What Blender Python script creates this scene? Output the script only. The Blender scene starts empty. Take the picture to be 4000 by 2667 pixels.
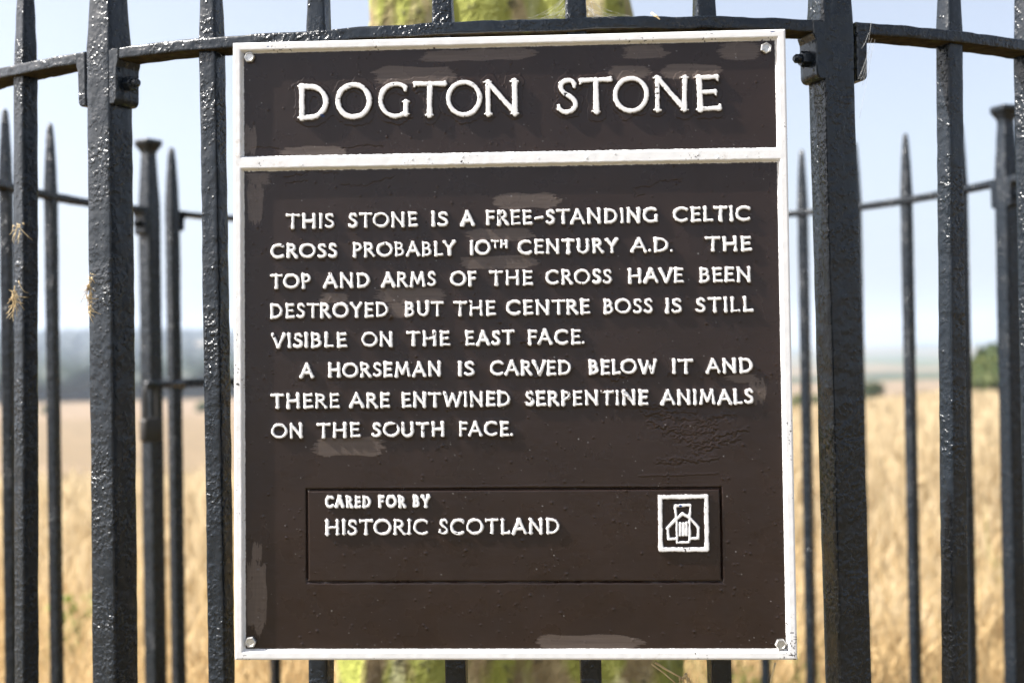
import bpy, math, random
import numpy as np
from mathutils import Vector, Matrix

# ------------------------------------------------------------------ camera, sky, sun, exposure
scene = bpy.context.scene
COL = scene.collection
EYE = Vector((0.0, -2.2756, 1.2))                 # ring axis is the world z axis
cam_d = bpy.data.cameras.new('camera')
cam_d.sensor_width = 36.0
cam_d.lens = 45.0
cam_d.clip_start = 0.05
cam_d.clip_end = 20000.0
cam_d.dof.use_dof = True
cam_d.dof.focus_distance = 1.24
cam_d.dof.aperture_fstop = 4.6
cam_o = bpy.data.objects.new('camera', cam_d)
COL.objects.link(cam_o)
cr = Vector((0.9996109, 0.0224743, -0.0165187))
cu = Vector((0.0167163, -0.0086355, 0.9998230))
cf = Vector((-0.0223277, 0.9997101, 0.0090078))
M3 = Matrix((cr, cu, -cf)).transposed()
cam_o.matrix_world = Matrix.Translation(EYE) @ M3.to_4x4()
scene.camera = cam_o

SU = Vector((0.99956488, -0.02922136, -0.00401991))   # sign axes: right, up, outward
SV = Vector((0.00484473, 0.02821067, 0.99959026))
SN = Vector((-0.02909598, -0.99917479, 0.02833997))
SUN = (-0.72 * SU + 0.69 * SV + 0.115 * SN).normalized()   # towards the sun, raking across the sign
world = bpy.data.worlds.new('World')
scene.world = world
world.use_nodes = True
wn = world.node_tree
sky = wn.nodes.new('ShaderNodeTexSky')
sky.sky_type = 'NISHITA'
sky.sun_disc = False
sky.sun_elevation = math.asin(SUN.z)
sky.sun_rotation = math.atan2(SUN.x, SUN.y)
sky.altitude = 100.0
sky.air_density = 0.75
sky.dust_density = 4.0
sky.ozone_density = 0.3
bg = wn.nodes['Background']
bg.inputs['Strength'].default_value = 0.087
hs = wn.nodes.new('ShaderNodeHueSaturation')      # thin high summer haze: a paler, milkier sky
hs.inputs['Saturation'].default_value = 0.64
hs.inputs['Value'].default_value = 1.06
wn.links.new(sky.outputs[0], hs.inputs['Color'])
wn.links.new(hs.outputs[0], bg.inputs[0])
sun_d = bpy.data.lights.new('sun', 'SUN')
sun_d.energy = 4.8
sun_d.angle = math.radians(0.53)
sun_d.color = (1.0, 0.965, 0.91)
sun_o = bpy.data.objects.new('sun', sun_d)
COL.objects.link(sun_o)
sun_o.rotation_euler = SUN.to_track_quat('Z', 'Y').to_euler()
sun_o.location = SUN * 30
vs = scene.view_settings
vs.view_transform = 'Standard'
vs.look = 'None'
vs.exposure = 1.5
vs.gamma = 1.0
vs.use_curve_mapping = False
scene.cycles.use_denoising = True
scene.cycles.max_bounces = 8
scene.cycles.volume_bounces = 1
scene.cycles.sample_clamp_indirect = 4.0

# ------------------------------------------------------------------ helpers
rng = np.random.default_rng(7)
random.seed(7)


def tag(o, label=None, cat=None, group=None, kind=None):
    if label: o['label'] = label
    if cat: o['category'] = cat
    if group: o['group'] = group
    if kind: o['kind'] = kind
    return o


def empty(name, loc=(0, 0, 0)):
    o = bpy.data.objects.new(name, None)
    o.empty_display_size = 0.05
    COL.objects.link(o)
    o.location = loc
    return o


def mesh_obj(name, verts, faces, mat, parent=None, smooth=True):
    me = bpy.data.meshes.new(name)
    verts = np.asarray(verts, dtype=np.float32)
    if isinstance(faces, np.ndarray):
        n, k = faces.shape
        me.vertices.add(len(verts))
        me.vertices.foreach_set('co', verts.ravel())
        me.loops.add(n * k)
        me.loops.foreach_set('vertex_index', faces.astype(np.int32).ravel())
        me.polygons.add(n)
        me.polygons.foreach_set('loop_start', np.arange(0, n * k, k, dtype=np.int32))
        me.update(calc_edges=True)
    else:
        me.from_pydata([tuple(map(float, v)) for v in verts], [], faces)
        me.update()
    if smooth:
        me.polygons.foreach_set('use_smooth', np.ones(len(me.polygons), dtype=bool))
    if mat: me.materials.append(mat)
    o = bpy.data.objects.new(name, me)
    COL.objects.link(o)
    if parent: o.parent = parent
    return o


def color_attr(o, name, arr):
    a = o.data.color_attributes.new(name, 'FLOAT_COLOR', 'POINT')
    full = np.ones((len(arr), 4), dtype=np.float32)
    full[:, :arr.shape[1]] = arr
    a.data.foreach_set('color', full.ravel())


_tab = rng.random((256, 256)).astype(np.float32)


def vnoise(x, y, s, seed=0):
    """smooth value noise in [-1, 1], feature size 1/s"""
    x = x * s + seed * 17.31
    y = y * s + seed * 9.77
    xi = np.floor(x).astype(int); yi = np.floor(y).astype(int)
    fx = x - xi; fy = y - yi
    fx = fx * fx * (3 - 2 * fx); fy = fy * fy * (3 - 2 * fy)
    a = _tab[xi & 255, yi & 255]; b = _tab[(xi + 1) & 255, yi & 255]
    c = _tab[xi & 255, (yi + 1) & 255]; d = _tab[(xi + 1) & 255, (yi + 1) & 255]
    return 2 * ((a * (1 - fx) + b * fx) * (1 - fy) + (c * (1 - fx) + d * fx) * fy) - 1


def fbm(x, y, s, seed=0, oct=4):
    r = 0; a = 1.0; t = 0
    for i in range(oct):
        r = r + a * vnoise(x, y, s * 2 ** i, seed + i * 3); t += a; a *= 0.5
    return r / t


def sstep(a, b, x):
    t = np.clip((x - a) / (b - a), 0, 1)
    return t * t * (3 - 2 * t)


class Mat:
    def __init__(s, name):
        s.m = bpy.data.materials.new(name); s.m.use_nodes = True
        s.t = s.m.node_tree; s.b = s.t.nodes['Principled BSDF']

    def n(s, typ, **kw):
        x = s.t.nodes.new(typ)
        for k, v in kw.items():
            if k in x.inputs.keys(): x.inputs[k].default_value = v
            else: setattr(x, k, v)
        return x

    def l(s, a, b): s.t.links.new(a, b)

    def mix(s, fac, a, b):
        x = s.t.nodes.new('ShaderNodeMix'); x.data_type = 'RGBA'
        for sock, v in ((x.inputs[0], fac), (x.inputs[6], a), (x.inputs[7], b)):
            if hasattr(v, 'is_linked'): s.l(v, sock)
            elif isinstance(v, (int, float)): sock.default_value = v
            else: sock.default_value = (*v, 1)
        return x.outputs[2]

    def math(s, op, a, b=0.0):
        x = s.t.nodes.new('ShaderNodeMath'); x.operation = op
        for sock, v in ((x.inputs[0], a), (x.inputs[1], b)):
            if hasattr(v, 'is_linked'): s.l(v, sock)
            else: sock.default_value = v
        return x.outputs[0]

    def ramp(s, fac, stops):
        x = s.t.nodes.new('ShaderNodeValToRGB'); e = x.color_ramp.elements
        while len(e) < len(stops): e.new(0.5)
        for k, (p, c) in enumerate(stops):
            e[k].position = p; e[k].color = (*c, 1) if len(c) == 3 else c
        s.l(fac, x.inputs[0]); return x.outputs[0]

    def noise(s, vec, scale, detail=4, rough=0.5):
        x = s.n('ShaderNodeTexNoise'); x.inputs['Scale'].default_value = scale
        x.inputs['Detail'].default_value = detail; x.inputs['Roughness'].default_value = rough
        s.l(vec, x.inputs['Vector']); return x.outputs[0]


def iron_material(name, base, lump=1.0):
    """many coats of black gloss paint over pitted wrought iron"""
    m = Mat(name)
    tc = m.n('ShaderNodeTexCoord'); oi = m.n('ShaderNodeObjectInfo')
    ad = m.n('ShaderNodeVectorMath', operation='ADD')
    rnd = m.n('ShaderNodeCombineXYZ')
    m.l(m.math('MULTIPLY', oi.outputs['Random'], 9.0), rnd.inputs[0])
    m.l(m.math('MULTIPLY', oi.outputs['Random'], 23.0), rnd.inputs[2])
    m.l(tc.outputs['Object'], ad.inputs[0]); m.l(rnd.outputs[0], ad.inputs[1])
    v = ad.outputs[0]
    patch = m.noise(v, 13.0, 3)
    big = m.noise(v, 60.0, 2)
    lum = m.ramp(m.noise(v, 190.0, 2, 0.45), [(0.46, (0,) * 3), (0.60, (0.75,) * 3), (0.72, (1,) * 3)])
    vo = m.n('ShaderNodeTexVoronoi'); vo.inputs['Scale'].default_value = 120.0
    m.l(v, vo.inputs['Vector'])
    drops = m.math('MAXIMUM', m.math('SUBTRACT', 0.22, vo.outputs[0]), 0.0)
    amt = m.ramp(patch, [(0.42, (0.07,) * 3), (0.66, (1.0,) * 3)])
    h = m.math('MULTIPLY', lum, amt)
    h = m.math('ADD', m.math('MULTIPLY', h, 0.42), m.math('MULTIPLY', big, 0.75))
    h = m.math('ADD', h, m.math('MULTIPLY', drops, 1.1))
    bp = m.n('ShaderNodeBump'); bp.inputs['Strength'].default_value = 1.0 * lump
    bp.inputs['Distance'].default_value = 0.0026
    m.l(h, bp.inputs['Height']); m.l(bp.outputs[0], m.b.inputs['Normal'])
    sp = m.noise(v, 330.0, 3)
    rust = m.ramp(sp, [(0.70, (0, 0, 0)), (0.76, (1, 1, 1))])
    rust2 = m.math('MULTIPLY', rust, m.ramp(big, [(0.5, (0, 0, 0)), (0.68, (0.5,) * 3)]))
    c = m.mix(rust2, base, (0.055, 0.032, 0.017))
    dust = m.ramp(m.noise(v, 900.0, 2), [(0.71, (0, 0, 0)), (0.77, (0.5,) * 3)])
    c = m.mix(dust, c, (0.16, 0.15, 0.13))
    m.l(c, m.b.inputs['Base Color'])
    r = m.ramp(m.noise(v, 40.0, 3), [(0.3, (0.20,) * 3), (0.7, (0.33,) * 3)])
    m.l(r, m.b.inputs['Roughness'])
    m.b.inputs['IOR'].default_value = 1.44
    return m.m


IRON = iron_material('black_gloss_iron_paint', (0.0080, 0.0120, 0.0175))


def sign_material():
    m = Mat('sign_enamel')
    at = m.n('ShaderNodeAttribute'); at.attribute_name = 'paint'
    sep = m.n('ShaderNodeSeparateColor'); m.l(at.outputs['Color'], sep.inputs[0])
    tc = m.n('ShaderNodeTexCoord'); v = tc.outputs['Object']
    tone = m.noise(v, 14.0, 3)
    brown = m.mix(m.ramp(tone, [(0.35, (0, 0, 0)), (0.65, (1, 1, 1))]), (0.0175, 0.0098, 0.0072), (0.0225, 0.0128, 0.0095))
    st = m.n('ShaderNodeMapping'); st.inputs['Scale'].default_value = (12, 320, 1)
    m.l(v, st.inputs['Vector'])
    brush = m.noise(st.outputs[0], 1.0, 3)
    patch = m.mix(m.ramp(brush, [(0.3, (0, 0, 0)), (0.7, (1, 1, 1))]), (0.078, 0.060, 0.050), (0.094, 0.073, 0.062))
    c = m.mix(sep.outputs[1], brown, patch)
    dirt = m.ramp(m.noise(v, 120.0, 5, 0.7), [(0.58, (0, 0, 0)), (0.70, (1, 1, 1))])
    low = m.noise(v, 9.0, 2)
    dirt = m.math('MULTIPLY', dirt, m.ramp(low, [(0.5, (0, 0, 0)), (0.7, (0.55,) * 3)]))
    white = m.mix(dirt, (0.77, 0.77, 0.77), (0.44, 0.35, 0.25))
    c = m.mix(sep.outputs[0], c, white)
    c = m.mix(sep.outputs[2], c, (0.018, 0.055, 0.20))
    m.l(c, m.b.inputs['Base Color'])
    rr = m.ramp(m.noise(v, 30.0, 4), [(0.3, (0.24,) * 3), (0.7, (0.34,) * 3)])
    m.l(rr, m.b.inputs['Roughness'])
    m.b.inputs['IOR'].default_value = 1.42
    fine = m.noise(v, 450.0, 3)
    mid = m.noise(v, 90.0, 3)
    bp = m.n('ShaderNodeBump'); bp.inputs['Strength'].default_value = 0.2
    bp.inputs['Distance'].default_value = 0.0007
    m.l(m.math('ADD', m.math('MULTIPLY', fine, 0.25), mid), bp.inputs['Height'])
    m.l(bp.outputs[0], m.b.inputs['Normal'])
    return m.m


SIGNMAT = sign_material()


def metal_material(name, col, rough, metallic=1.0):
    m = Mat(name)
    tc = m.n('ShaderNodeTexCoord')
    nz = m.noise(tc.outputs['Object'], 700.0, 4, 0.6)
    m.l(m.mix(m.ramp(nz, [(0.4, (0, 0, 0)), (0.75, (1, 1, 1))]), col, tuple(k * 0.6 for k in col)), m.b.inputs['Base Color'])
    m.b.inputs['Roughness'].default_value = rough
    m.b.inputs['Metallic'].default_value = metallic
    bp = m.n('ShaderNodeBump'); bp.inputs['Strength'].default_value = 0.3; bp.inputs['Distance'].default_value = 0.0004
    m.l(nz, bp.inputs['Height']); m.l(bp.outputs[0], m.b.inputs['Normal'])
    return m.m


ZINC = metal_material('galvanised_bolt', (0.62, 0.61, 0.58), 0.42)
DARKSTEEL = metal_material('dark_weathered_steel', (0.03, 0.028, 0.027), 0.55, 0.3)
RUST = metal_material('rusty_steel', (0.20, 0.085, 0.035), 0.8, 0.0)


def attr_material(name, rough=0.8, transl=0.0, nscale=0.0, namt=0.25, bump=0.0):
    m = Mat(name)
    at = m.n('ShaderNodeAttribute'); at.attribute_name = 'tint'
    c = at.outputs['Color']
    if nscale:
        tc = m.n('ShaderNodeTexCoord')
        nz = m.noise(tc.outputs['Object'], nscale, 6, 0.6)
        c = m.mix(m.math('MULTIPLY', m.ramp(nz, [(0.35, (1, 1, 1)), (0.6, (0, 0, 0))]), namt), c, (0.05, 0.04, 0.02))
        if bump:
            bp = m.n('ShaderNodeBump'); bp.inputs['Strength'].default_value = 0.6; bp.inputs['Distance'].default_value = bump
            m.l(nz, bp.inputs['Height']); m.l(bp.outputs[0], m.b.inputs['Normal'])
    m.l(c, m.b.inputs['Base Color'])
    m.b.inputs['Roughness'].default_value = rough
    m.b.inputs['Specular IOR Level'].default_value = 0.25
    if transl:
        tr = m.n('ShaderNodeBsdfTranslucent'); m.l(c, tr.inputs['Color'])
        mx = m.n('ShaderNodeMixShader'); mx.inputs[0].default_value = transl
        out = m.t.nodes['Material Output']
        m.l(m.b.outputs[0], mx.inputs[1]); m.l(tr.outputs[0], mx.inputs[2]); m.l(mx.outputs[0], out.inputs['Surface'])
    return m.m


GROUNDMAT = attr_material('ground_soil_and_fields', 0.95, 0, 2.5, 0.3)
STRAWMAT = attr_material('dry_straw', 0.6, 0.5)
LEAFMAT = attr_material('leaves', 0.55, 0.25)

# ------------------------------------------------------------------ ground: knoll, stubble fields, valley, far hills
PH = np.array([-180., -60., -16., -8., 0., 10., 19., 60., 180.])      # bearing from the ring, degrees (0 = ahead)
RR = np.array([0., 3., 23., 34., 70., 220., 420., 800., 1500., 3000., 5200.])
HT = np.array([
    [0, 0, -0.3, -0.4, -1, -2, -3, -6, -6, -10, -10],
    [0, 0, -1.6, -2.6, -4, -8, -10, -6, 10, 30, 40],
    [0, 0, -1.9, -2.6, -4.2, -7.4, -10.2, -3, 28, 60, 60],
    [0, 0, -1.8, -2.5, -4.1, -7.4, -11, -8, 15, 36, 40],
    [0, 0, -1.2, -2.1, -4.5, -10, -15, -14, -4, 6, 10],
    [0, 0, -0.70, -1.25, -4.2, -9, -11, -14, -13, 3, 6],
    [0, 0, -0.42, -0.75, -3.6, -8, -10, -14, -12, 6, 8],
    [0, 0, -0.4, -0.7, -2, -6, -8, -8, -8, 6, 8],
    [0, 0, -0.3, -0.4, -1, -2, -3, -6, -6, -10, -10]], dtype=float)


def terrain(x, y):
    x = np.asarray(x, float); y = np.asarray(y, float)
    r = np.hypot(x, y); ph = np.degrees(np.arctan2(x, y))
    cols = np.array([np.interp(r, RR, HT[i]) for i in range(len(PH))])
    i = np.clip(np.searchsorted(PH, ph) - 1, 0, len(PH) - 2)
    t = (ph - PH[i]) / (PH[i + 1] - PH[i]); t = t * t * (3 - 2 * t)
    k = np.arange(r.size).reshape(r.shape)
    c = cols.reshape(len(PH), -1)
    z = c[i.ravel(), k.ravel()] * (1 - t.ravel()) + c[i.ravel() + 1, k.ravel()] * t.ravel()
    z = z.reshape(r.shape)
    return z + sstep(400, 1500, r) * 7 * fbm(x, y, 1 / 500., 3) + sstep(6, 60, r) * 0.12 * fbm(x, y, 1 / 14., 4)


phis = np.radians(np.concatenate([np.arange(-180, -34, 4.), np.arange(-34, 34, 0.4), np.arange(34, 180, 4.)]))
rs = np.concatenate([[0.02, 0.5, 1.0], np.geomspace(1.4, 5200, 190)])
GX = rs[:, None] * np.sin(phis)[None]; GY = rs[:, None] * np.cos(phis)[None]
GZ = terrain(GX, GY)
nr, npn = GX.shape
gv = np.stack([GX, GY, GZ], -1).reshape(-1, 3)
ii, jj = np.meshgrid(np.arange(nr - 1), np.arange(npn), indexing='ij')
j2 = (jj + 1) % npn
gf = np.stack([ii * npn + jj, (ii + 1) * npn + jj, (ii + 1) * npn + j2, ii * npn + j2], -1).reshape(-1, 4)
gf = gf[:, ::-1]
r_ = np.hypot(GX, GY); p_ = np.degrees(phis)[None] + 0 * GX
tint = np.empty((nr, npn, 3))
tint[:] = (0.12, 0.092, 0.042)
tint[(np.abs(p_) < 62) & (r_ > 1.0)] = (0.30, 0.215, 0.10)                                              # dry ground by the railing
stub = np.array((0.20, 0.145, 0.085)); pale = np.array((0.235, 0.17, 0.11))
w = sstep(18, 30, r_)[..., None]
tint = tint * (1 - w) + stub * w
band = (vnoise(r_, p_, 1 / 60., 5) > 0)[..., None]
tint = np.where(band & (r_ > 60)[..., None], pale, tint)
cell = np.floor(np.log(np.maximum(r_, 1)) * 7 + 0.8 * np.sin(p_ * 0.3)) * 7.13 + np.floor(p_ / 5.0 + np.log(np.maximum(r_, 1)) * 2) * 3.71
hsh = np.modf(np.abs(np.sin(cell) * 437.58))[0]
field_cols = np.array([(0.05, 0.07, 0.03), (0.20, 0.15, 0.09), (0.08, 0.10, 0.045), (0.03, 0.05, 0.022), (0.15, 0.13, 0.075)])
far = field_cols[(hsh * 5).astype(int) % 5]
wfar = sstep(430, 520, r_)[..., None]
tint = tint * (1 - wfar) + far * wfar
wood = ((p_ < 2) & (r_ > 330) & (fbm(GX, GY, 1 / 380., 8) > -0.35))[..., None]
tint = np.where(wood, np.array((0.020, 0.033, 0.021)), tint)
tint *= (1 + 0.22 * fbm(GX, GY, 0.9, 11))[..., None]
ground = mesh_obj('ground', gv, gf, GROUNDMAT)
color_attr(ground, 'tint', tint.reshape(-1, 3))
tag(ground, kind='structure')

# ------------------------------------------------------------------ crop and grass


def blades(name, x, y, z, h, wd, bend, cols_lo, cols_hi, mat):
    n = len(x)
    az = rng.uniform(0, 2 * math.pi, n); face = rng.uniform(0, 2 * math.pi, n)
    lv = np.array([0.0, 0.5, 0.82, 1.0]); ww = np.array([0.8, 0.7, 1.25, 0.25])
    V = np.empty((n, 4, 2, 3)); C = np.empty((n, 4, 2, 3))
    for k in range(4):
        t = lv[k]
        off = bend * t * t * h
        cx = x + np.cos(az) * off; cy = y + np.sin(az) * off; cz = z + h * t * (1 - 0.35 * bend * t)
        for s, sg in ((0, -1), (1, 1)):
            V[:, k, s, 0] = cx + sg * np.cos(face) * wd * ww[k] / 2
            V[:, k, s, 1] = cy + sg * np.sin(face) * wd * ww[k] / 2
            V[:, k, s, 2] = cz
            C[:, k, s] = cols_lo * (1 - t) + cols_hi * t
    base = np.arange(n)[:, None] * 8
    F = []
    for k in range(3):
        F.append(base + np.array([[k * 2, k * 2 + 1, k * 2 + 3, k * 2 + 2]]))
    F = np.concatenate(F, 0)
    o = mesh_obj(name, V.reshape(-1, 3), F, mat, smooth=False)
    color_attr(o, 'tint', C.reshape(-1, 3))
    return o


def scatter(n, r0, r1, a0, a1, power=1.0):
    r = r0 + (r1 - r0) * rng.random(n) ** power
    a = np.radians(rng.uniform(a0, a1, n))
    return r * np.sin(a), r * np.cos(a), r


# ripe crop
NC = 95000
cx, cy, r = scatter(NC, 1.9, 36.0, -36, 36, 1.3)
ang = np.degrees(np.arctan2(cx, cy))
edge = np.interp(ang, [-36, -8, 0, 36], [23, 23, 30, 36])
k = r < edge
cx, cy, r = cx[k], cy[k], r[k]
hz = rng.uniform(0.66, 0.84, len(r)) * (1 + 0.08 * vnoise(cx, cy, 0.5, 21)) * np.clip((r - 0.6) / 4.5, 0.5, 1)
sh = rng.uniform(0.88, 1.12, len(r))[:, None]
hue = vnoise(cx, cy, 0.35, 22)[:, None]
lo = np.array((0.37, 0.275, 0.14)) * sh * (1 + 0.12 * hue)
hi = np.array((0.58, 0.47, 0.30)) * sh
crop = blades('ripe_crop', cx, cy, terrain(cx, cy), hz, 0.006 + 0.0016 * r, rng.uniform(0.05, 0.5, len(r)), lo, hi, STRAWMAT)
tag(crop, 'ripe golden cereal crop standing in the field behind the railing', 'crop', kind='stuff')

# rank dry grass around the enclosure
NG = 26000
cx, cy, r = scatter(NG, 1.12, 4.2, -60, 60, 1.1)
hz = rng.uniform(0.18, 0.5, NG) * np.where(rng.random(NG) < 0.15, 1.3, 1)
sh = rng.uniform(0.85, 1.2, NG)[:, None]
gr = (vnoise(cx, cy, 1.3, 31) > 0.7)[:, None]
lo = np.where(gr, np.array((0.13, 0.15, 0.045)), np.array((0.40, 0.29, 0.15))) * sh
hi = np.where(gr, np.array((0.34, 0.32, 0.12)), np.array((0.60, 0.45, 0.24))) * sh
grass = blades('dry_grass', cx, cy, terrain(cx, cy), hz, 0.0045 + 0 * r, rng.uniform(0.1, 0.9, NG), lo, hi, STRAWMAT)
tag(grass, 'dry straw coloured grass growing around the foot of the railing', 'grass', kind='stuff')

# ------------------------------------------------------------------ leafy things


def leaf_cloud(centers, radii, n, size, squash=0.8):
    """leaf-sized quads through the volume of several overlapping clumps"""
    V = []; S = []
    pick = rng.choice(len(centers), n, p=np.array(radii) ** 2 / np.sum(np.array(radii) ** 2))
    d = rng.normal(size=(n, 3)); d /= np.linalg.norm(d, axis=1)[:, None]
    rad = np.array(radii)[pick] * rng.random(n) ** 0.4
    c = np.array(centers)[pick] + d * rad[:, None] * np.array((1, 1, squash))
    a = rng.normal(size=(n, 3)); a /= np.linalg.norm(a, axis=1)[:, None]
    b = np.cross(a, rng.normal(size=(n, 3))); b /= np.linalg.norm(b, axis=1)[:, None]
    s = size * rng.uniform(0.6, 1.4, n)[:, None]
    V = np.stack([c - a * s, c + b * s * 0.5, c + a * s, c - b * s * 0.5], 1).reshape(-1, 3)
    F = np.arange(n * 4).reshape(n, 4)
    return V, F, pick


def bush(name, x, y, width, height, label, cat='bush', cols=((0.055, 0.085, 0.03), (0.10, 0.13, 0.04)), group=None, nl=2600):
    gz = float(terrain(np.array([x]), np.array([y]))[0])
    root = empty(name, (x, y, gz - 0.05))
    R = width / 2
    rnd = random.Random(int(abs(x * 31 + y * 7)))
    cs = []; rd = []
    for _ in range(16):
        a = rnd.uniform(0, 6.28); q = R * 0.72 * rnd.random() ** 0.5
        zc = height * rnd.uniform(0.30, 0.80) * (1 - 0.25 * (q / R) ** 2)
        cs.append((math.cos(a) * q, math.sin(a) * q, zc)); rd.append(R * rnd.uniform(0.28, 0.46))
    cs.append((0, 0, height * 0.75)); rd.append(min(R * 0.4, height * 0.27))
    V, F, pick = leaf_cloud(cs, rd, nl, width * 0.035 + 0.02)
    V[:, 2] = np.maximum(V[:, 2], 0.05)
    cr_ = mesh_obj('crown', V, F, LEAFMAT, root, smooth=False)
    t = rng.random(len(cs))[pick]; t = np.clip(t + rng.normal(0, 0.2, len(t)), 0, 1)[:, None]
    c = np.array(cols[0]) * (1 - t) + np.array(cols[1]) * t
    color_attr(cr_, 'tint', np.repeat(c, 4, 0))
    # trunk with limbs
    vs_, fs_ = [], []

    def limb(p, q, r0, r1):
        p = Vector(p); q = Vector(q); dn = (q - p).normalized(); s = dn.orthogonal().normalized(); t2 = dn.cross(s)
        b = len(vs_)
        for pt, rr_ in ((p, r0), (q, r1)):
            for k_ in range(7):
                an = k_ / 7 * 6.2832
                vs_.append(pt + (s * math.cos(an) + t2 * math.sin(an)) * rr_)
        for k_ in range(7):
            fs_.append((b + k_, b + (k_ + 1) % 7, b + 7 + (k_ + 1) % 7, b + 7 + k_))
    limb((0, 0, -0.1), (0.02 * R, 0, height * 0.45), width * 0.045, width * 0.03)
    for c0 in cs[:7]:
        limb((0, 0, height * rnd.uniform(0.15, 0.42)), c0, width * 0.02, width * 0.006)
    tr = mesh_obj('trunk', vs_, fs_, BARK, root)
    tag(root, label, cat, group)
    return root


bm_ = Mat('bark'); tcb = bm_.n('ShaderNodeTexCoord')
bm_.l(bm_.ramp(bm_.noise(tcb.outputs['Object'], 9.0, 5), [(0.3, (0.05, 0.038, 0.026)), (0.7, (0.13, 0.10, 0.075))]), bm_.b.inputs['Base Color'])
bm_.b.inputs['Roughness'].default_value = 0.9
BARK = bm_.m


def polar(px, dist):
    """ground point seen in the direction of photo column px, dist metres ahead of the camera"""
    a = math.atan((px - 2000) / 5000.0) - 0.0223
    return EYE.x + dist * math.sin(a), EYE.y + dist * math.cos(a)


x, y = polar(3985, 92); bush('tree', x, y, 9.6, 5.5, 'big rounded green tree beyond the crop, next to the capped post on the right', 'tree', ((0.045, 0.075, 0.02), (0.15, 0.17, 0.05)), nl=7000)
x, y = polar(3140, 100); bush('bush', x, y, 3.4, 3.3, 'green bush just right of the sign, beyond the crop', 'bush', ((0.05, 0.08, 0.025), (0.12, 0.14, 0.045)), 'field bushes')
x, y = polar(3396, 110); bush('bush', x, y, 3.3, 3.9, 'dark round bush right of the thick front post, at the far edge of the crop', 'bush', ((0.03, 0.05, 0.02), (0.07, 0.09, 0.035)), 'field bushes')
x, y = polar(3505, 115); bush('bush', x, y, 1.6, 2.6, 'tiny dark bush near the thin pointed bars at the crop edge', 'bush', ((0.04, 0.06, 0.02), (0.08, 0.11, 0.04)), 'field bushes', nl=900)
x, y = polar(3615, 120); bush('hedge', x, y, 3.4, 2.5, 'low strip of hedge on the crop edge left of the big tree', 'hedge', ((0.05, 0.07, 0.025), (0.11, 0.13, 0.05)), nl=1600)
x, y = polar(790, 190); bush('bush', x, y, 3.0, 1.9, 'small green bush alone in the stubble field beyond the gate', 'bush', ((0.06, 0.10, 0.04), (0.10, 0.15, 0.06)), 'field bushes', nl=1200)
x, y = polar(178, 200); bush('bush', x, y, 2.4, 1.8, 'faint green bush in the stubble field at the far left', 'bush', ((0.06, 0.09, 0.04), (0.11, 0.14, 0.06)), 'field bushes', nl=1200)


# far woodland on the hillside (reads as one mass)
nt = 5200
rw = 330 * (1900 / 330.) ** rng.random(nt); aw = np.radians(rng.uniform(-32, 4, nt))
wx, wy = rw * np.sin(aw), rw * np.cos(aw)
kk = fbm(wx, wy, 1 / 380., 8) > -0.3
wx, wy, rw = wx[kk], wy[kk], rw[kk]
ico = []
for a in np.linspace(0, 2 * np.pi, 8, endpoint=False):
    ico.append((math.cos(a), math.sin(a), 0.0))
for a in np.linspace(0.4, 2 * np.pi + 0.4, 8, endpoint=False):
    ico.append((0.75 * math.cos(a), 0.75 * math.sin(a), 0.65))
ico.append((0, 0, 1.0)); ico.append((0, 0, -0.4))
ico = np.array(ico)
fc = [(i, (i + 1) % 8, 8 + i) for i in range(8)] + [((i + 1) % 8, 8 + (i + 1) % 8, 8 + i) for i in range(8)] + [(8 + i, 8 + (i + 1) % 8, 16) for i in range(8)] + [((i + 1) % 8, i, 17) for i in range(8)]
fc = np.array(fc)
n = len(wx)
hs = rng.uniform(5, 10, n); wz = terrain(wx, wy)
jit = rng.uniform(0.75, 1.25, (n, 18, 1))
tv = ico[None] * jit * np.stack([hs * 0.62, hs * 0.62, hs * 0.55], -1)[:, None] + np.stack([wx, wy, wz + hs * 0.4], -1)[:, None]
tf = (fc[None] + np.arange(n)[:, None, None] * 18).reshape(-1, 3)
woodland = mesh_obj('woodland', tv.reshape(-1, 3), tf, LEAFMAT, smooth=False)
color_attr(woodland, 'tint', np.repeat(np.array((0.020, 0.033, 0.021))[None] * rng.uniform(0.8, 1.25, (n, 1)), 18, 0))
tag(woodland, 'far hazy woodland covering the hillside on the left', 'woodland', kind='stuff')

# ------------------------------------------------------------------ carved standing stone in the middle of the ring
sm = Mat('lichen_stone')
tcs = sm.n('ShaderNodeTexCoord'); v = tcs.outputs['Object']
stx = sm.n('ShaderNodeMapping'); stx.inputs['Scale'].default_value = (1, 1, 0.32); sm.l(v, stx.inputs['Vector'])
n1 = sm.noise(stx.outputs[0], 11.0, 6, 0.62); n2 = sm.noise(v, 34.0, 5, 0.6); n3 = sm.noise(stx.outputs[0], 19.0, 4)
c = sm.ramp(n1, [(0.30, (0.06, 0.042, 0.025)), (0.42, (0.20, 0.145, 0.07)), (0.54, (0.36, 0.29, 0.15)), (0.72, (0.46, 0.41, 0.27))])
c = sm.mix(sm.ramp(n3, [(0.42, (0, 0, 0)), (0.54, (0.92,) * 3)]), c, (0.25, 0.27, 0.045))
c = sm.mix(sm.ramp(sm.noise(stx.outputs[0], 14.0, 3), [(0.60, (0, 0, 0)), (0.68, (0.85,) * 3)]), c, (0.45, 0.44, 0.24))
c = sm.mix(sm.ramp(n2, [(0.58, (0, 0, 0)), (0.68, (0.85,) * 3)]), c, (0.04, 0.033, 0.02))
sm.l(c, sm.b.inputs['Base Color']); sm.b.inputs['Roughness'].default_value = 0.9
bp = sm.n('ShaderNodeBump'); bp.inputs['Strength'].default_value = 0.8; bp.inputs['Distance'].default_value = 0.02
sm.l(n2, bp.inputs['Height']); sm.l(bp.outputs[0], sm.b.inputs['Normal'])


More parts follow.
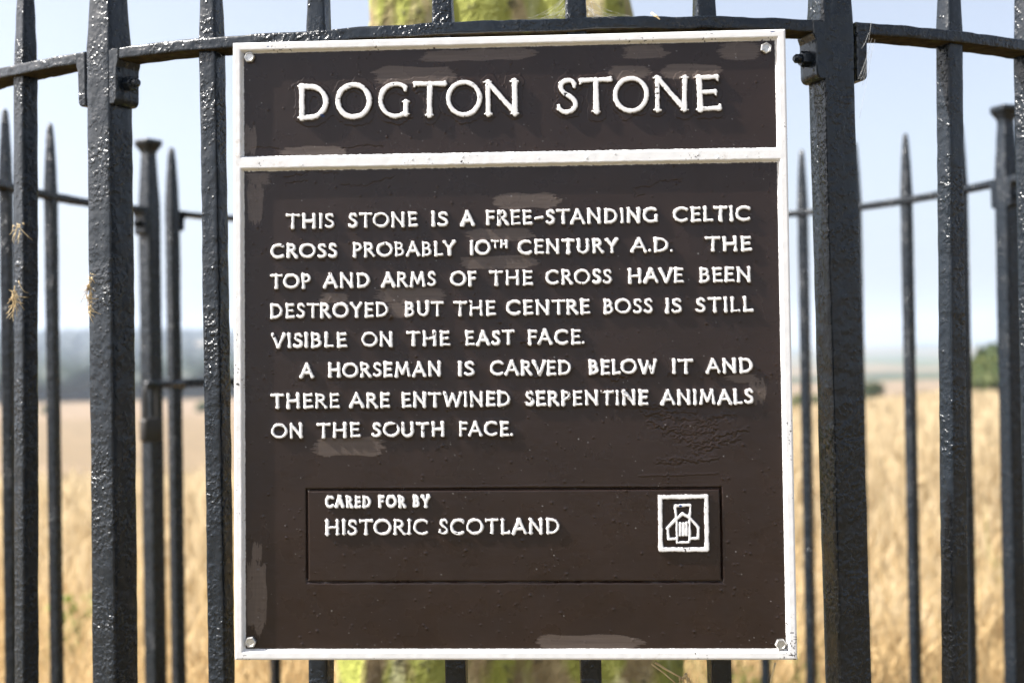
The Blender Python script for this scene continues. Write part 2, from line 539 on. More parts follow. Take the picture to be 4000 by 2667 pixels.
def build_stone():
    prof = []                                   # rounded rectangle, unit half sizes
    for sx, sy in ((1, 1), (-1, 1), (-1, -1), (1, -1)):
        for q in range(7):
            a = math.atan2(sy, sx) + (q / 6 - 0.5) * (math.pi / 2)
            prof.append((sx * 0.74 + 0.26 * math.cos(a), sy * 0.60 + 0.40 * math.sin(a)))
    pts = []
    for k_ in range(len(prof)):                 # subdivide the long sides
        a = np.array(prof[k_]); b = np.array(prof[(k_ + 1) % len(prof)])
        m_ = 16 if np.linalg.norm(b - a) > 0.5 else 2
        for q in range(m_): pts.append(a + (b - a) * q / m_)
    pts = np.array(pts); m_ = len(pts)
    Z = np.linspace(0, 2.02, 90)
    V = np.empty((len(Z), m_, 3))
    for i, z in enumerate(Z):
        hw = 0.328 - 0.104 * (z / 1.75); hd = 0.17 - 0.03 * (z / 1.75)
        hw *= 1 - 0.35 * sstep(1.85, 2.02, np.array(z)) ; hd *= 1 - 0.35 * sstep(1.85, 2.02, np.array(z))
        s = np.arange(m_) / m_ * 9
        d = 1 + 0.06 * vnoise(s, np.full(m_, z * 1.4), 2.5, 41) + 0.03 * vnoise(s, np.full(m_, z * 2), 6, 42)
        groove = 0.10 * np.exp(-((pts[:, 0] + 0.32 + 0.05 * math.sin(z * 5)) / 0.045) ** 2) * (pts[:, 1] < -0.5)
        groove += 0.07 * np.exp(-((pts[:, 0] - 0.25 - 0.06 * math.sin(z * 4 + 1)) / 0.05) ** 2) * (pts[:, 1] < -0.5)
        V[i, :, 0] = pts[:, 0] * hw * d; V[i, :, 1] = pts[:, 1] * hd * (d - groove * 1.1); V[i, :, 2] = z
    F = []
    for i in range(len(Z) - 1):
        for j in range(m_):
            F.append((i * m_ + j, i * m_ + (j + 1) % m_, (i + 1) * m_ + (j + 1) % m_, (i + 1) * m_ + j))
    F.append(tuple((len(Z) - 1) * m_ + j for j in range(m_)))
    o = mesh_obj('standing_stone', V.reshape(-1, 3), F, sm.m)
    o.location = (-0.062, 0.0, -0.05); o.rotation_euler = (0, 0, math.radians(1))
    tag(o, 'weathered carved stone shaft with green and yellow lichen standing inside the railing behind the sign', 'stone')


build_stone()

# ------------------------------------------------------------------ iron railing
ZR = 1.5305           # nominal top of the rail
HB, HP = 0.0102, 0.0173
RZ = [(-180, 1.528), (-75, 1.534), (-45, 1.543), (-37, 1.5407), (-28.5, 1.5372), (-27.5, 1.5360), (-20, 1.5326), (-13, 1.5287), (-2, 1.5285), (10, 1.5315), (17.8, 1.5325), (31, 1.5335), (60, 1.533), (109, 1.537), (131, 1.5275), (180, 1.528)]


def rail_z(a):
    a = (a + 180) % 360 - 180
    return float(np.interp(a, [q[0] for q in RZ], [q[1] for q in RZ]))


def section(h, rc=0.0022):
    """rounded square, 5 points along each side and two round each corner"""
    s = []
    for kx in range(4):
        a0 = kx * math.pi / 2
        c_, s_ = round(math.cos(a0)), round(math.sin(a0))
        for t in (-1, -0.5, 0, 0.5, 1):
            p = (h, t * (h - rc))
            s.append((p[0] * c_ - p[1] * s_, p[0] * s_ + p[1] * c_))
        d_ = h - rc + rc * 0.7071
        s.append((d_ * c_ - d_ * s_, d_ * s_ + d_ * c_))
    return np.array(s)


def bar_mesh(rows, h, seed, wob, lean=(0, 0), zmid=1.2):
    """rows: (z, scale) ; a square bar standing on its local origin, outer face towards -y"""
    sec = section(h)
    m_ = len(sec)
    zs = [rows[0][0]]; sc = [rows[0][1]]
    for (za, sa), (zb, sb) in zip(rows[:-1], rows[1:]):
        kq = max(1, int(abs(zb - za) / 0.008))
        for q in range(1, kq + 1):
            zs.append(za + (zb - za) * q / kq); sc.append(sa + (sb - sa) * q / kq)
    zs = np.array(zs); sc = np.array(sc)
    V = np.empty((len(zs), m_, 3))
    kk_ = np.arange(m_)
    for i, (z, s) in enumerate(zip(zs, sc)):
        d = 1 + wob / h * (0.6 * vnoise(kk_ * 0.8, np.full(m_, z * 60.0), 1.0, seed) + 0.5 * vnoise(kk_ * 0.3, np.full(m_, z * 14.0), 1.0, seed + 5))
        V[i, :, 0] = sec[:, 0] * s * d + lean[0] + lean[1] * (z - zmid)
        V[i, :, 1] = sec[:, 1] * s * d
        V[i, :, 2] = z
    F = []
    for i in range(len(zs) - 1):
        for j in range(m_):
            F.append((i * m_ + j, i * m_ + (j + 1) % m_, (i + 1) * m_ + (j + 1) % m_, (i + 1) * m_ + j))
    F.append(tuple((len(zs) - 1) * m_ + j for j in range(m_)))
    F.append(tuple(j for j in range(m_ - 1, -1, -1)))
    return V.reshape(-1, 3), F


def at_ring(o, deg, parent):
    a = math.radians(deg)
    o.parent = parent
    o.location = (math.sin(a), -math.cos(a), 0)
    o.rotation_euler = (0, 0, a)
    return o


BAR_ROWS = [(-0.1, 1), (1.527, 1), (1.535, 1.0), (1.60, 0.80), (1.645, 0.58), (1.666, 0.42), (1.672, 0.22)]
POST_ROWS = [(-0.15, 1), (1.525, 1), (1.54, 0.99), (1.648, 0.69), (1.654, 0.74), (1.660, 0.92), (1.664, 1.08), (1.667, 1.10), (1.6675, 1.24), (1.679, 1.26), (1.681, 1.2)]

railing = empty('railing', (0, 0, 0))
tag(railing, 'circular black painted iron railing with pointed bars and square posts enclosing the stone', 'railing')
POSTS = [-166.0, -121.2, -74.5, -28.0, 17.85, 63.4, 109.0, 154.0]
FRONT = {-36.7: (-36.35, -37.16), -19.85: (-19.88, -19.83), -13.0: (-12.78, -13.27), -5.2: (-5.28, -5.09), 2.43: (2.32, 2.55), 9.9: (9.79, 9.99), 26.05: (26.29, 25.74)}
PANELS = {
    -121.2: [-113.0, -104.3, -95.5, -88.5, -81.5],
    -74.5: [-66.8, -59.2, -51.7, -44.2, -36.7],
    -28.0: [-19.85, -13.0, -5.2, 2.43, 9.9],
    17.85: [26.05, 33.2, 40.7, 48.3, 55.8],
    63.4: [71, 78.6, 86.2, 93.8, 101.4],
    109.0: [116.6, 125.3, 133.1, 141.1, 147.8],
    154.0: [160.7, 167.3, 174.0, 180.7, 187.3]}


def lean_of(pair):
    a, b = pair; mid = (a + b) / 2
    return math.radians(a - b) / 0.69          # tangential metres per metre of height


protos = {}
sd = 100
for a0, bars in PANELS.items():
    for bdeg in bars:
        if bdeg in FRONT:
            V, F = bar_mesh(BAR_ROWS, HB, sd, 0.00045, (0, lean_of(FRONT[bdeg]))); sd += 7
            o = mesh_obj('bar', V, F, IRON)
        elif 'bar' not in protos:
            V, F = bar_mesh(BAR_ROWS, HB, 55, 0.0004)
            o = protos['bar'] = mesh_obj('bar', V, F, IRON)
        else:
            o = protos['bar'].copy(); COL.objects.link(o)
        at_ring(o, bdeg, railing)

# hexagonal nut with the round end of its bolt, axis along +x


def nut_mesh(af, th, stick, rb):
    V = []; F = []
    R6 = af / 2 / math.cos(math.pi / 6)

    def ring(xx, rr_, n_, rot=0.0):
        b = len(V)
        for q in range(n_):
            a = q / n_ * 2 * math.pi + rot
            V.append((xx, rr_ * math.cos(a), rr_ * math.sin(a)))
        return b

    def bridge(a, b, n_):
        for q in range(n_): F.append((a + q, b + q, b + (q + 1) % n_, a + (q + 1) % n_))
    r0 = ring(0, R6, 6); r1 = ring(th * 0.86, R6, 6); r2 = ring(th, R6 * 0.86, 6)
    bridge(r0, r1, 6); bridge(r1, r2, 6); F.append(tuple(r2 + q for q in range(5, -1, -1))[::-1])
    s0 = ring(th - 0.0005, rb, 12); s1 = ring(th + stick * 0.7, rb, 12); s2 = ring(th + stick, rb * 0.55, 12)
    bridge(s0, s1, 12); bridge(s1, s2, 12); F.append(tuple(s2 + q for q in range(12)))
    return V, F


nutV, nutF = nut_mesh(0.0145, 0.0085, 0.008, 0.0048)
for k_, pdeg in enumerate(POSTS):
    if pdeg in (-28.0, 17.85):
        ln = lean_of((-27.87, -28.07) if pdeg < 0 else (17.68, 18.09))
        V, F = bar_mesh(POST_ROWS, HP, 300 + k_ * 11, 0.00045, (0, ln))
        o = mesh_obj('post', V, F, IRON)
    elif 'post' not in protos:
        V, F = bar_mesh(POST_ROWS, HP, 77, 0.0004)
        o = protos['post'] = mesh_obj('post', V, F, IRON)
    else:
        o = protos['post'].copy(); COL.objects.link(o)
    at_ring(o, pdeg, railing)
    for sg in ((1,) if pdeg < 0 else (-1,)):
        if 'bolt' not in protos:
            b = protos['bolt'] = mesh_obj('bolt', nutV, nutF, IRON, smooth=False)
        else:
            b = protos['bolt'].copy(); COL.objects.link(b)
        b.parent = o
        b.location = (sg * (HP + 0.0120), 0.0, rail_z(pdeg + sg) - 0.037)
        b.rotation_euler = (random.uniform(0, 1), 0, 0 if sg > 0 else math.pi)


def rail_mesh(a, b, zf, half_depth=0.0163, hgt=0.0125, seed=0, tab=0.060, ends=(HP, HP)):
    """flat bar bent to the ring from post a to post b, each end cranked down into a bolted tab"""
    V = []; F = []
    d0 = math.degrees(ends[0] / 1.0); d1 = math.degrees(ends[1] / 1.0)
    angs = np.linspace(a + d0, b - d1, 140)
    sec = []
    rc = 0.0016
    for sx, sy in ((1, 1), (-1, 1), (-1, -1), (1, -1)):
        for q in (0, 1, 2):
            an = math.atan2(sy, sx) + (q - 1) * math.pi / 4
            sec.append((sx * (half_depth - rc) + rc * math.cos(an), sy * (hgt / 2 - rc) + rc * math.sin(an)))
    pts = []
    for q in range(12):
        p = np.array(sec[q]); p2 = np.array(sec[(q + 1) % 12]); kq = 5 if np.linalg.norm(p2 - p) > 0.004 else 1
        for t in range(kq): pts.append(p + (p2 - p) * t / kq)
    pts = np.array(pts); m_ = len(pts)
    for i, ang in enumerate(angs):
        ar = math.radians(ang)
        wob = 0.0004 * vnoise(np.arange(m_) * 0.7, np.full(m_, i * 0.55), 1.0, seed + 3)
        zz = zf(ang) - hgt / 2 + 0.0006 * float(vnoise(np.array([i * 0.21]), np.array([seed * 1.3]), 1.0, 9)[0])
        for q in range(m_):
            rad = 1.0 + pts[q, 0] + wob[q]
            V.append((rad * math.sin(ar), -rad * math.cos(ar), zz + pts[q, 1] + wob[q]))
    for i in range(len(angs) - 1):
        for q in range(m_):
            F.append((i * m_ + q, (i + 1) * m_ + q, (i + 1) * m_ + (q + 1) % m_, i * m_ + (q + 1) % m_))
    F.append(tuple(range(m_))); F.append(tuple((len(angs) - 1) * m_ + q for q in range(m_ - 1, -1, -1)))
    # tabs
    th = 0.0118
    for ang, sg in ((a, 1), (b, -1)):
        ar = math.radians(ang); e = ends[0] if sg > 0 else ends[1]
        tx, ty = math.cos(ar), math.sin(ar); nx, ny = math.sin(ar), -math.cos(ar)
        zt = zf(ang + sg * 1.5) - 0.0003
        prof = [(e + 0.0004, zt - tab), (e + th - 0.0065, zt - tab)]
        for q in range(1, 6):
            an = -math.pi / 2 + q / 5 * math.pi / 2
            prof.append((e + th - 0.0065 + 0.0065 * math.cos(an), zt - tab + 0.0065 + 0.0065 * math.sin(an)))
        prof += [(e + th + 0.0006, zt - 0.020), (e + th + 0.003, zt - 0.0135), (e + th + 0.004, zt - 0.0007), (e + 0.0004, zt - 0.0007)]
        hd = half_depth + 0.0006
        slices = ((-hd, 0.0012), (-hd + 0.0012, 0.0), (hd - 0.0012, 0.0), (hd, 0.0012))
        base = len(V); m2 = len(prof)
        cxp = sum(p[0] for p in prof) / m2; czp = sum(p[1] for p in prof) / m2
        for dpt, ins in slices:
            for (t_, z_) in prof:
                t2 = t_ - ins * np.sign(t_ - cxp); z2 = z_ - ins * np.sign(z_ - czp)
                r_o = 1.0 + dpt
                V.append((nx * r_o + tx * t2 * sg, ny * r_o + ty * t2 * sg, z2))
        for s_ in range(3):
            for q in range(m2):
                f = (base + s_ * m2 + q, base + s_ * m2 + (q + 1) % m2, base + (s_ + 1) * m2 + (q + 1) % m2, base + (s_ + 1) * m2 + q)
                F.append(f if sg < 0 else f[::-1])
        F.append(tuple(base + q for q in range(m2))); F.append(tuple(base + 3 * m2 + q for q in range(m2)))
    return V, F


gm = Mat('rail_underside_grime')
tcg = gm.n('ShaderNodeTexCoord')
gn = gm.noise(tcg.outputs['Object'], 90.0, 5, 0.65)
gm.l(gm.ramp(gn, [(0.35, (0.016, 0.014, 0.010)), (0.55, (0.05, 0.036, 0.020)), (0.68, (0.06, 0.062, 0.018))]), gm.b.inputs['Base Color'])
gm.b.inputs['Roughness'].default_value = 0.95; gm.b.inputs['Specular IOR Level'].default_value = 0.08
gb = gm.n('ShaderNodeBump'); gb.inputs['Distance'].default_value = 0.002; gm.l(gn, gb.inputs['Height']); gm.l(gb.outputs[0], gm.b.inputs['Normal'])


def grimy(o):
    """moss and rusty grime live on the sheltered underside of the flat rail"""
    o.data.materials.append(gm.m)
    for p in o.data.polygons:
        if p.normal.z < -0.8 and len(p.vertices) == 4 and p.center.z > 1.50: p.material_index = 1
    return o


for k_ in range(8):
    a, b = POSTS[k_], POSTS[(k_ + 1) % 8]
    if k_ == 0: continue                       # the gate hangs in this bay
    if b < a: b += 360
    V, F = rail_mesh(a, b, rail_z, seed=k_ * 5 + 2)
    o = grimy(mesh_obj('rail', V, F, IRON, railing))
    for p in o.data.polygons:
        if len(p.vertices) > 4 or p.index > len(o.data.polygons) - 78: p.use_smooth = False

# ------------------------------------------------------------------ gate in the rear bay, with its padlock
gate = empty('gate', (0, 0, 0))
tag(gate, 'black iron gate with a lock rail in the rear of the ring, left of sign', 'gate')
o = protos['bar'].copy(); COL.objects.link(o); o.name = 'stile'; at_ring(o, -124.9, gate); o.scale = (1.2, 1.2, 1)
o = protos['bar'].copy(); COL.objects.link(o); o.name = 'stile'; at_ring(o, -162.4, gate); o.scale = (1.2, 1.2, 1)
for bdeg in (-132.4, -139.9, -147.4, -154.9):
    o = protos['bar'].copy(); COL.objects.link(o); at_ring(o, bdeg, gate)
V, F = rail_mesh(-162.4, -124.9, rail_z, half_depth=0.012, seed=91, tab=0.045, ends=(HB * 1.2, HB * 1.2))
mesh_obj('rail', V, F, IRON, gate)
V, F = rail_mesh(-162.4, -124.9, lambda q: 1.154, half_depth=0.0095, hgt=0.019, seed=93, tab=0.025, ends=(HB, HB))
mesh_obj('lock_rail', V, F, IRON, gate)
V = []; F = []


def tube(path, rad, nseg=10):
    V = []; F = []
    path = [Vector(p) for p in path]
    for i, p in enumerate(path):
        d = (path[min(i + 1, len(path) - 1)] - path[max(i - 1, 0)]).normalized()
        s = d.cross(Vector((0.31, 0.27, 0.91))).normalized(); t = d.cross(s)
        rr_ = rad[i] if hasattr(rad, '__len__') else rad
        for q in range(nseg):
            a = q / nseg * 2 * math.pi
            V.append(p + (s * math.cos(a) + t * math.sin(a)) * rr_)
    for i in range(len(path) - 1):
        for q in range(nseg):
            F.append((i * nseg + q, i * nseg + (q + 1) % nseg, (i + 1) * nseg + (q + 1) % nseg, (i + 1) * nseg + q))
    F.append(tuple(range(nseg - 1, -1, -1))); F.append(tuple((len(path) - 1) * nseg + q for q in range(nseg)))
    return V, F


def ring_pt(deg, rad, z):
    a = math.radians(deg); return Vector((rad * math.sin(a), -rad * math.cos(a), z))


pa = ring_pt(-125.5, 0.985, 1.143); pb = ring_pt(-117.8, 0.955, 1.145)
V, F = tube([pa, pa.lerp(pb, 0.5), pb], 0.0085)
mesh_obj('latch', V, F, IRON, gate)
lock = empty('padlock', ring_pt(-118.6, 0.955, 1.048))
L0 = lock.location
tag(lock, 'dark padlock with a long shackle hanging from the gate latch', 'padlock')
dirx = (ring_pt(-122, 0.955, 0) - ring_pt(-117, 0.955, 0)).normalized()
dirx = Vector((dirx.x, dirx.y, 0)).normalized(); diry = Vector((-dirx.y, dirx.x, 0))
sh_ = []
for q in range(25):
    t = q / 24
    if t < 0.3: p = (-0.017, 0.02 + t / 0.3 * 0.062)
    elif t > 0.7: p = (0.017, 0.02 + (1 - t) / 0.3 * 0.062)
    else:
        an = math.pi - (t - 0.3) / 0.4 * math.pi; p = (0.017 * math.cos(an), 0.082 + 0.017 * math.sin(an))
    sh_.append(dirx * p[0] + Vector((0, 0, p[1])))
V, F = tube(sh_, 0.0042, 8); mesh_obj('shackle', V, F, DARKSTEEL, lock)
V = []; F = []
prof = []
for sx, sy in ((1, 1), (-1, 1), (-1, -1), (1, -1)):
    for q in range(4):
        a = math.atan2(sy, sx) + (q / 3 - 0.5) * math.pi / 2
        prof.append((sx * 0.018 + 0.007 * math.cos(a), sy * 0.018 + 0.007 * math.sin(a)))
for dpt, ins in ((-0.011, 0.88), (-0.009, 1.0), (0.009, 1.0), (0.011, 0.88)):
    for (a, b) in prof:
        V.append(dirx * a * ins + diry * dpt + Vector((0, 0, b * ins)))
for s_ in range(3):
    for q in range(16):
        F.append((s_ * 16 + q, s_ * 16 + (q + 1) % 16, (s_ + 1) * 16 + (q + 1) % 16, (s_ + 1) * 16 + q))
F.append(tuple(range(15, -1, -1))); F.append(tuple(48 + q for q in range(16)))
mesh_obj('lock_body', V, F, DARKSTEEL, lock)

# ------------------------------------------------------------------ the sign: cast relief on a half-millimetre grid
SW, SH, ST = 541.8, 605.0, 0.5
U = np.arange(0, SW + 0.01, ST); Vv = np.arange(0, SH + 0.01, ST)
XX, YY = np.meshgrid(U, Vv)                     # mm from the left, mm from the top
H = np.zeros_like(XX); WH = np.zeros_like(XX); PT = np.zeros_like(XX); BL = np.zeros_like(XX)
LB = np.zeros(XX.shape, dtype=np.int16)


def arc(cx, cy, rx, ry, a0, a1, n=22):
    a = np.radians(np.linspace(a0, a1, n))
    return list(zip(cx + rx * np.cos(a), cy + ry * np.sin(a)))


def catmull(p, n=6):
    p = [np.array(q, float) for q in p]; p = [2 * p[0] - p[1]] + p + [2 * p[-1] - p[-2]]
    out = []
    for i in range(1, len(p) - 2):
        for t in np.linspace(0, 1, n, endpoint=False):
            out.append(0.5 * (2 * p[i] + (p[i + 1] - p[i - 1]) * t + (2 * p[i - 1] - 5 * p[i] + 4 * p[i + 1] - p[i + 2]) * t * t + (3 * p[i] - p[i - 1] - 3 * p[i + 1] + p[i + 2]) * t ** 3))
    return [tuple(q) for q in out] + [tuple(p[-2])]


S_ = catmull([(.47, .86), (.40, .955), (.27, .985), (.13, .92), (.08, .77), (.15, .62), (.29, .51), (.43, .39), (.49, .24), (.42, .08), (.26, .015), (.11, .03), (.01, .12)])
GL = {  # strokes (x, y), cap height 1 ; 's' = straight stroke with flared ends, 'c' = plain line
    'A': (.84, [('s', [(0.02, 0), (.42, 1)]), ('s', [(.42, 1), (.82, 0)]), ('c', [(.17, .34), (.66, .34)])]),
    'B': (.56, [('s', [(.06, 0), (.06, 1)]), ('c', [(.06, .98)] + arc(.24, .765, .22, .215, 90, -90) + [(.06, .55)]), ('c', [(.24, .55)] + arc(.27, .285, .27, .265, 90, -90) + [(.06, .02)])]),
    'C': (.86, [('c', arc(.50, .5, .47, .5, 52, 308, 34))]),
    'D': (.78, [('s', [(.06, 0), (.06, 1)]), ('c', [(.06, .98)] + arc(.28, .5, .46, .48, 90, -90, 30) + [(.06, .02)])]),
    'E': (.54, [('s', [(.06, 0), (.06, 1)]), ('t', [(.06, .98), (.50, .98)]), ('t', [(.06, .53), (.44, .53)]), ('t', [(.06, .02), (.53, .02)])]),
    'F': (.52, [('s', [(.06, 0), (.06, 1)]), ('t', [(.06, .98), (.51, .98)]), ('t', [(.06, .52), (.44, .52)])]),
    'G': (.88, [('c', arc(.50, .5, .47, .5, 52, 300, 34) + [(.80, .09)]), ('s', [(.82, .06), (.82, .44)])]),
    'H': (.76, [('s', [(.06, 0), (.06, 1)]), ('s', [(.70, 0), (.70, 1)]), ('c', [(.06, .51), (.70, .51)])]),
    'I': (.12, [('s', [(.06, 0), (.06, 1)])]),
    'L': (.50, [('s', [(.06, 0), (.06, 1)]), ('t', [(.06, .02), (.49, .02)])]),
    'M': (.98, [('s', [(.04, 0), (.17, 1)]), ('c', [(.17, .98), (.49, .18)]), ('c', [(.49, .18), (.81, .98)]), ('s', [(.94, 0), (.81, 1)])]),
    'N': (.82, [('s', [(.07, 0), (.07, 1)]), ('c', [(.07, .98), (.75, .02)]), ('s', [(.75, 0), (.75, 1)])]),
    'O': (.98, [('c', arc(.49, .5, .48, .5, 0, 360, 48))]),
    'P': (.54, [('s', [(.06, 0), (.06, 1)]), ('c', [(.06, .98)] + arc(.26, .73, .25, .25, 90, -90) + [(.06, .48)])]),
    'R': (.66, [('s', [(.06, 0), (.06, 1)]), ('c', [(.06, .98)] + arc(.26, .75, .24, .23, 90, -90) + [(.06, .52)]), ('s', [(.26, .52), (.64, 0)])]),
    'S': (.50, [('c', S_)]),
    'T': (.76, [('t2', [(.02, .98), (.74, .98)]), ('s', [(.38, 0), (.38, .98)])]),
    'U': (.74, [('s', [(.06, .5), (.06, 1)]), ('c', [(.06, .6), (.06, .34)] + arc(.37, .34, .31, .34, 180, 360) + [(.68, .34), (.68, .6)]), ('s', [(.68, .5), (.68, 1)])]),
    'V': (.80, [('s', [(.03, 1), (.40, 0)]), ('s', [(.40, 0), (.77, 1)])]),
    'W': (1.18, [('s', [(.03, 1), (.30, 0)]), ('c', [(.30, .02), (.59, .92)]), ('c', [(.59, .92), (.88, .02)]), ('s', [(.88, 0), (1.15, 1)])]),
    'Y': (.74, [('s', [(.03, 1), (.37, .50)]), ('s', [(.37, .5), (.71, 1)]), ('s', [(.37, 0), (.37, .5)])]),
    '-': (.52, [('c', [(.03, .42), (.49, .50)])]),
    '.': (.16, [('c', [(.08, .03), (.085, .035)])]),
    '0': (.92, [('c', arc(.46, .5, .45, .5, 0, 360, 44))]),
    '1': (.12, [('s', [(.06, 0), (.06, 1)])]),
}


def seg_dist(X, Y, pts, rad):
    best = np.full(X.shape, 1e9)
    for (p, r0), (q, r1) in zip(zip(pts[:-1], rad[:-1]), zip(pts[1:], rad[1:])):
        dx, dy = q[0] - p[0], q[1] - p[1]; l2 = dx * dx + dy * dy + 1e-9
        t = np.clip(((X - p[0]) * dx + (Y - p[1]) * dy) / l2, 0, 1)
        d = np.hypot(X - p[0] - t * dx, Y - p[1] - t * dy) - (r0 + (r1 - r0) * t)
        best = np.minimum(best, d)
    return best


NF = 0.5 * vnoise(XX, YY, 0.55, 61) + 0.5 * vnoise(XX, YY, 1.3, 62)     # wobble of the paint edges
NF2 = vnoise(XX, YY, 0.16, 63)
CH = 0.6 * vnoise(XX, YY, 0.5, 65) + 0.5 * vnoise(XX, YY, 0.09, 66)   # where old white paint has flaked
DT = np.full(XX.shape, 99.0)                    # distance to the title letters


def emboss(pts_list, label, hgt, flank, pad=4.0, white=0.15, wob=0.35, title=False, minr=None):
    """raise a set of strokes (in mm) out of the panel and paint their tops white"""
    allp = np.concatenate([np.array(p) for p, r in pts_list])
    pd = (11 if title else pad)
    x0, y0 = allp.min(0) - pd; x1, y1 = allp.max(0) + pd
    i0, i1 = max(0, int(y0 / ST)), min(XX.shape[0], int(y1 / ST) + 1)
    j0, j1 = max(0, int(x0 / ST)), min(XX.shape[1], int(x1 / ST) + 1)
    sl = (slice(i0, i1), slice(j0, j1))
    X, Y = XX[sl], YY[sl]
    d = np.full(X.shape, 1e9)
    for p, r in pts_list:
        d = np.minimum(d, seg_dist(X, Y, p, r))
    d = d + 0.30 * NF2[sl] + 0.22 * NF[sl]
    h = hgt * (1 - sstep(-0.45, flank, d)) + 0.25 * (1 - sstep(0, 4.5, d))
    H[sl] = np.maximum(H[sl], h)
    WH[sl] = np.maximum(WH[sl], 1 - sstep(white - 0.3, white + 0.3, d + wob * NF[sl]))
    chip = sstep(0.74, 0.80, CH[sl]) * (hgt > 1.5)
    WH[sl] *= 1 - chip * (d < flank)
    H[sl] -= 0.25 * chip * (d < 0.3)
    LB[sl] = np.where(d < flank * 0.8, label, LB[sl])
    if title: DT[sl] = np.minimum(DT[sl], d)


lr = random.Random(5)


def letter(ch, x0, x1, vt, vb, label, wdt, hgt, flank, serif=False, title=False, squeeze=None):
    gw, strokes = GL[ch]
    cap = vb - vt; R = wdt / 2
    sx = (x1 - x0) / gw if squeeze is None else squeeze
    # inset so that stroke thickness stays inside the measured box
    def mp(p):
        fx = (p[0] * sx) / max(gw * sx, 1e-6); fy = p[1]
        w_ = x1 - x0
        ax = x0 + R * 0.9 + fx * (w_ - 1.8 * R) if w_ > 2.2 * R else (x0 + x1) / 2
        return np.array([ax, vb - R * 0.85 - fy * (cap - 1.7 * R)])
    rot = math.radians(lr.uniform(-1.5, 1.5)); cxm, cym = (x0 + x1) / 2, (vt + vb) / 2
    out = []
    for kind, pts in strokes:
        P = [mp(p) for p in pts]
        P = [np.array([cxm + (p[0] - cxm) * math.cos(rot) - (p[1] - cym) * math.sin(rot), cym + (p[0] - cxm) * math.sin(rot) + (p[1] - cym) * math.cos(rot)]) for p in P]
        if kind in 's':
            P = [P[0] + (P[-1] - P[0]) * t for t in (0, .12, .3, .5, .7, .88, 1)]
            f = lr.uniform(0.86, 1.12)
            rad = [R * f * q for q in ((1.22, 1.04, 0.96, 0.95, 0.96, 1.04, 1.18) if not serif else (1.05, 1.0, 0.95, 0.94, 0.95, 1.0, 1.04))]
            out.append((P, rad))
            if serif:
                d = P[-1] - P[0]; n_ = np.array([1.0, 0.0])
                if abs(d[1]) > 0.5 * np.hypot(*d):
                    for e in (P[0], P[-1]):
                        e2 = e + np.array([0, -0.2 if e[1] > cym else 0.2])
                        out.append(([e2 - n_ * R * 1.35, e2, e2 + n_ * R * 1.35], [R * 0.28, R * 0.55, R * 0.28]))
        elif kind == 't':
            P = [P[0], P[0] + (P[-1] - P[0]) * 0.75, P[-1]]; rad = [R * 0.85, R * 0.82, R * 0.98]
            out.append((P, rad))
            if serif:
                e = P[-1]; up = -1 if e[1] > cym + cap * 0.2 else 1
                out.append(([e, e + np.array([R * 0.25, up * R * 1.3])], [R * 0.8, R * 0.45]))
        elif kind == 't2':
            P = [P[0], P[0] + (P[-1] - P[0]) * 0.12, P[0] + (P[-1] - P[0]) * 0.88, P[-1]]
            out.append((P, [R * 0.95, R * 0.82, R * 0.82, R * 0.95]))
            if serif:
                out.append(([P[0], P[0] + np.array([-R * 0.4, R * 1.3])], [R * 0.8, R * 0.4]))
                out.append(([P[-1], P[-1] + np.array([R * 0.3, -R * 0.8])], [R * 0.7, R * 0.4]))
        else:
            f = lr.uniform(0.82, 1.04)
            out.append((P, [R * f] * len(P)))
            if serif and ch in 'CGS':
                e = P[0]; out.append(([e, e + np.array([R * 0.1, R * 1.2])], [R * 0.9, R * 0.5]))
                if ch in 'S':
                    e = P[-1]; out.append(([e, e + np.array([-R * 0.1, -R * 1.3])], [R * 0.9, R * 0.5]))
    emboss(out, label, hgt, flank, title=title)


def word(txt, x0, x1, vt, vb, label, wdt, hgt, flank, gap=0.20, serif=False):
    cap = vb - vt
    ws = [GL[ch][0] for ch in txt]
    gaps = []
    for a, b in zip(txt[:-1], txt[1:]):
        g = gap
        if a in 'OCDGU' and b in 'OCDGU': g = gap * 0.8
        if (a, b) in (('A', 'V'), ('V', 'E'), ('T', 'A'), ('L', 'Y'), ('F', 'A'), ('P', 'A'), ('L', 'T'), ('L', 'O'), ('T', 'O'), ('T', 'R'), ('R', 'V'), ('C', 'A')): g = gap * 0.55
        if b == '.': g = gap * 0.5
        if a in 'IHNMUBDL' and b in 'IHNMUBDEFPRL': g = gap * 1.25
        gaps.append(g)
    # stroke thickness is constant, so letters are laid out by their full boxes
    tot = sum(ws) + sum(gaps)
    x = x0; s = (x1 - x0) / tot
    for k_, ch in enumerate(txt):
        w_ = ws[k_] * s
        if ch in 'I1': bx0, bx1 = x + w_ / 2 - wdt / 2, x + w_ / 2 + wdt / 2
        elif ch == '.': bx0, bx1 = x, x + wdt
        else: bx0, bx1 = x - 0.05 * s, x + w_ + 0.05 * s
        jy = lr.uniform(-0.25, 0.25)
        letter(ch, bx0, bx1, vt + jy, vb + jy, label, wdt * lr.uniform(0.94, 1.06), hgt, flank, serif)
        x += w_ + (gaps[k_] * s if k_ < len(gaps) else 0)


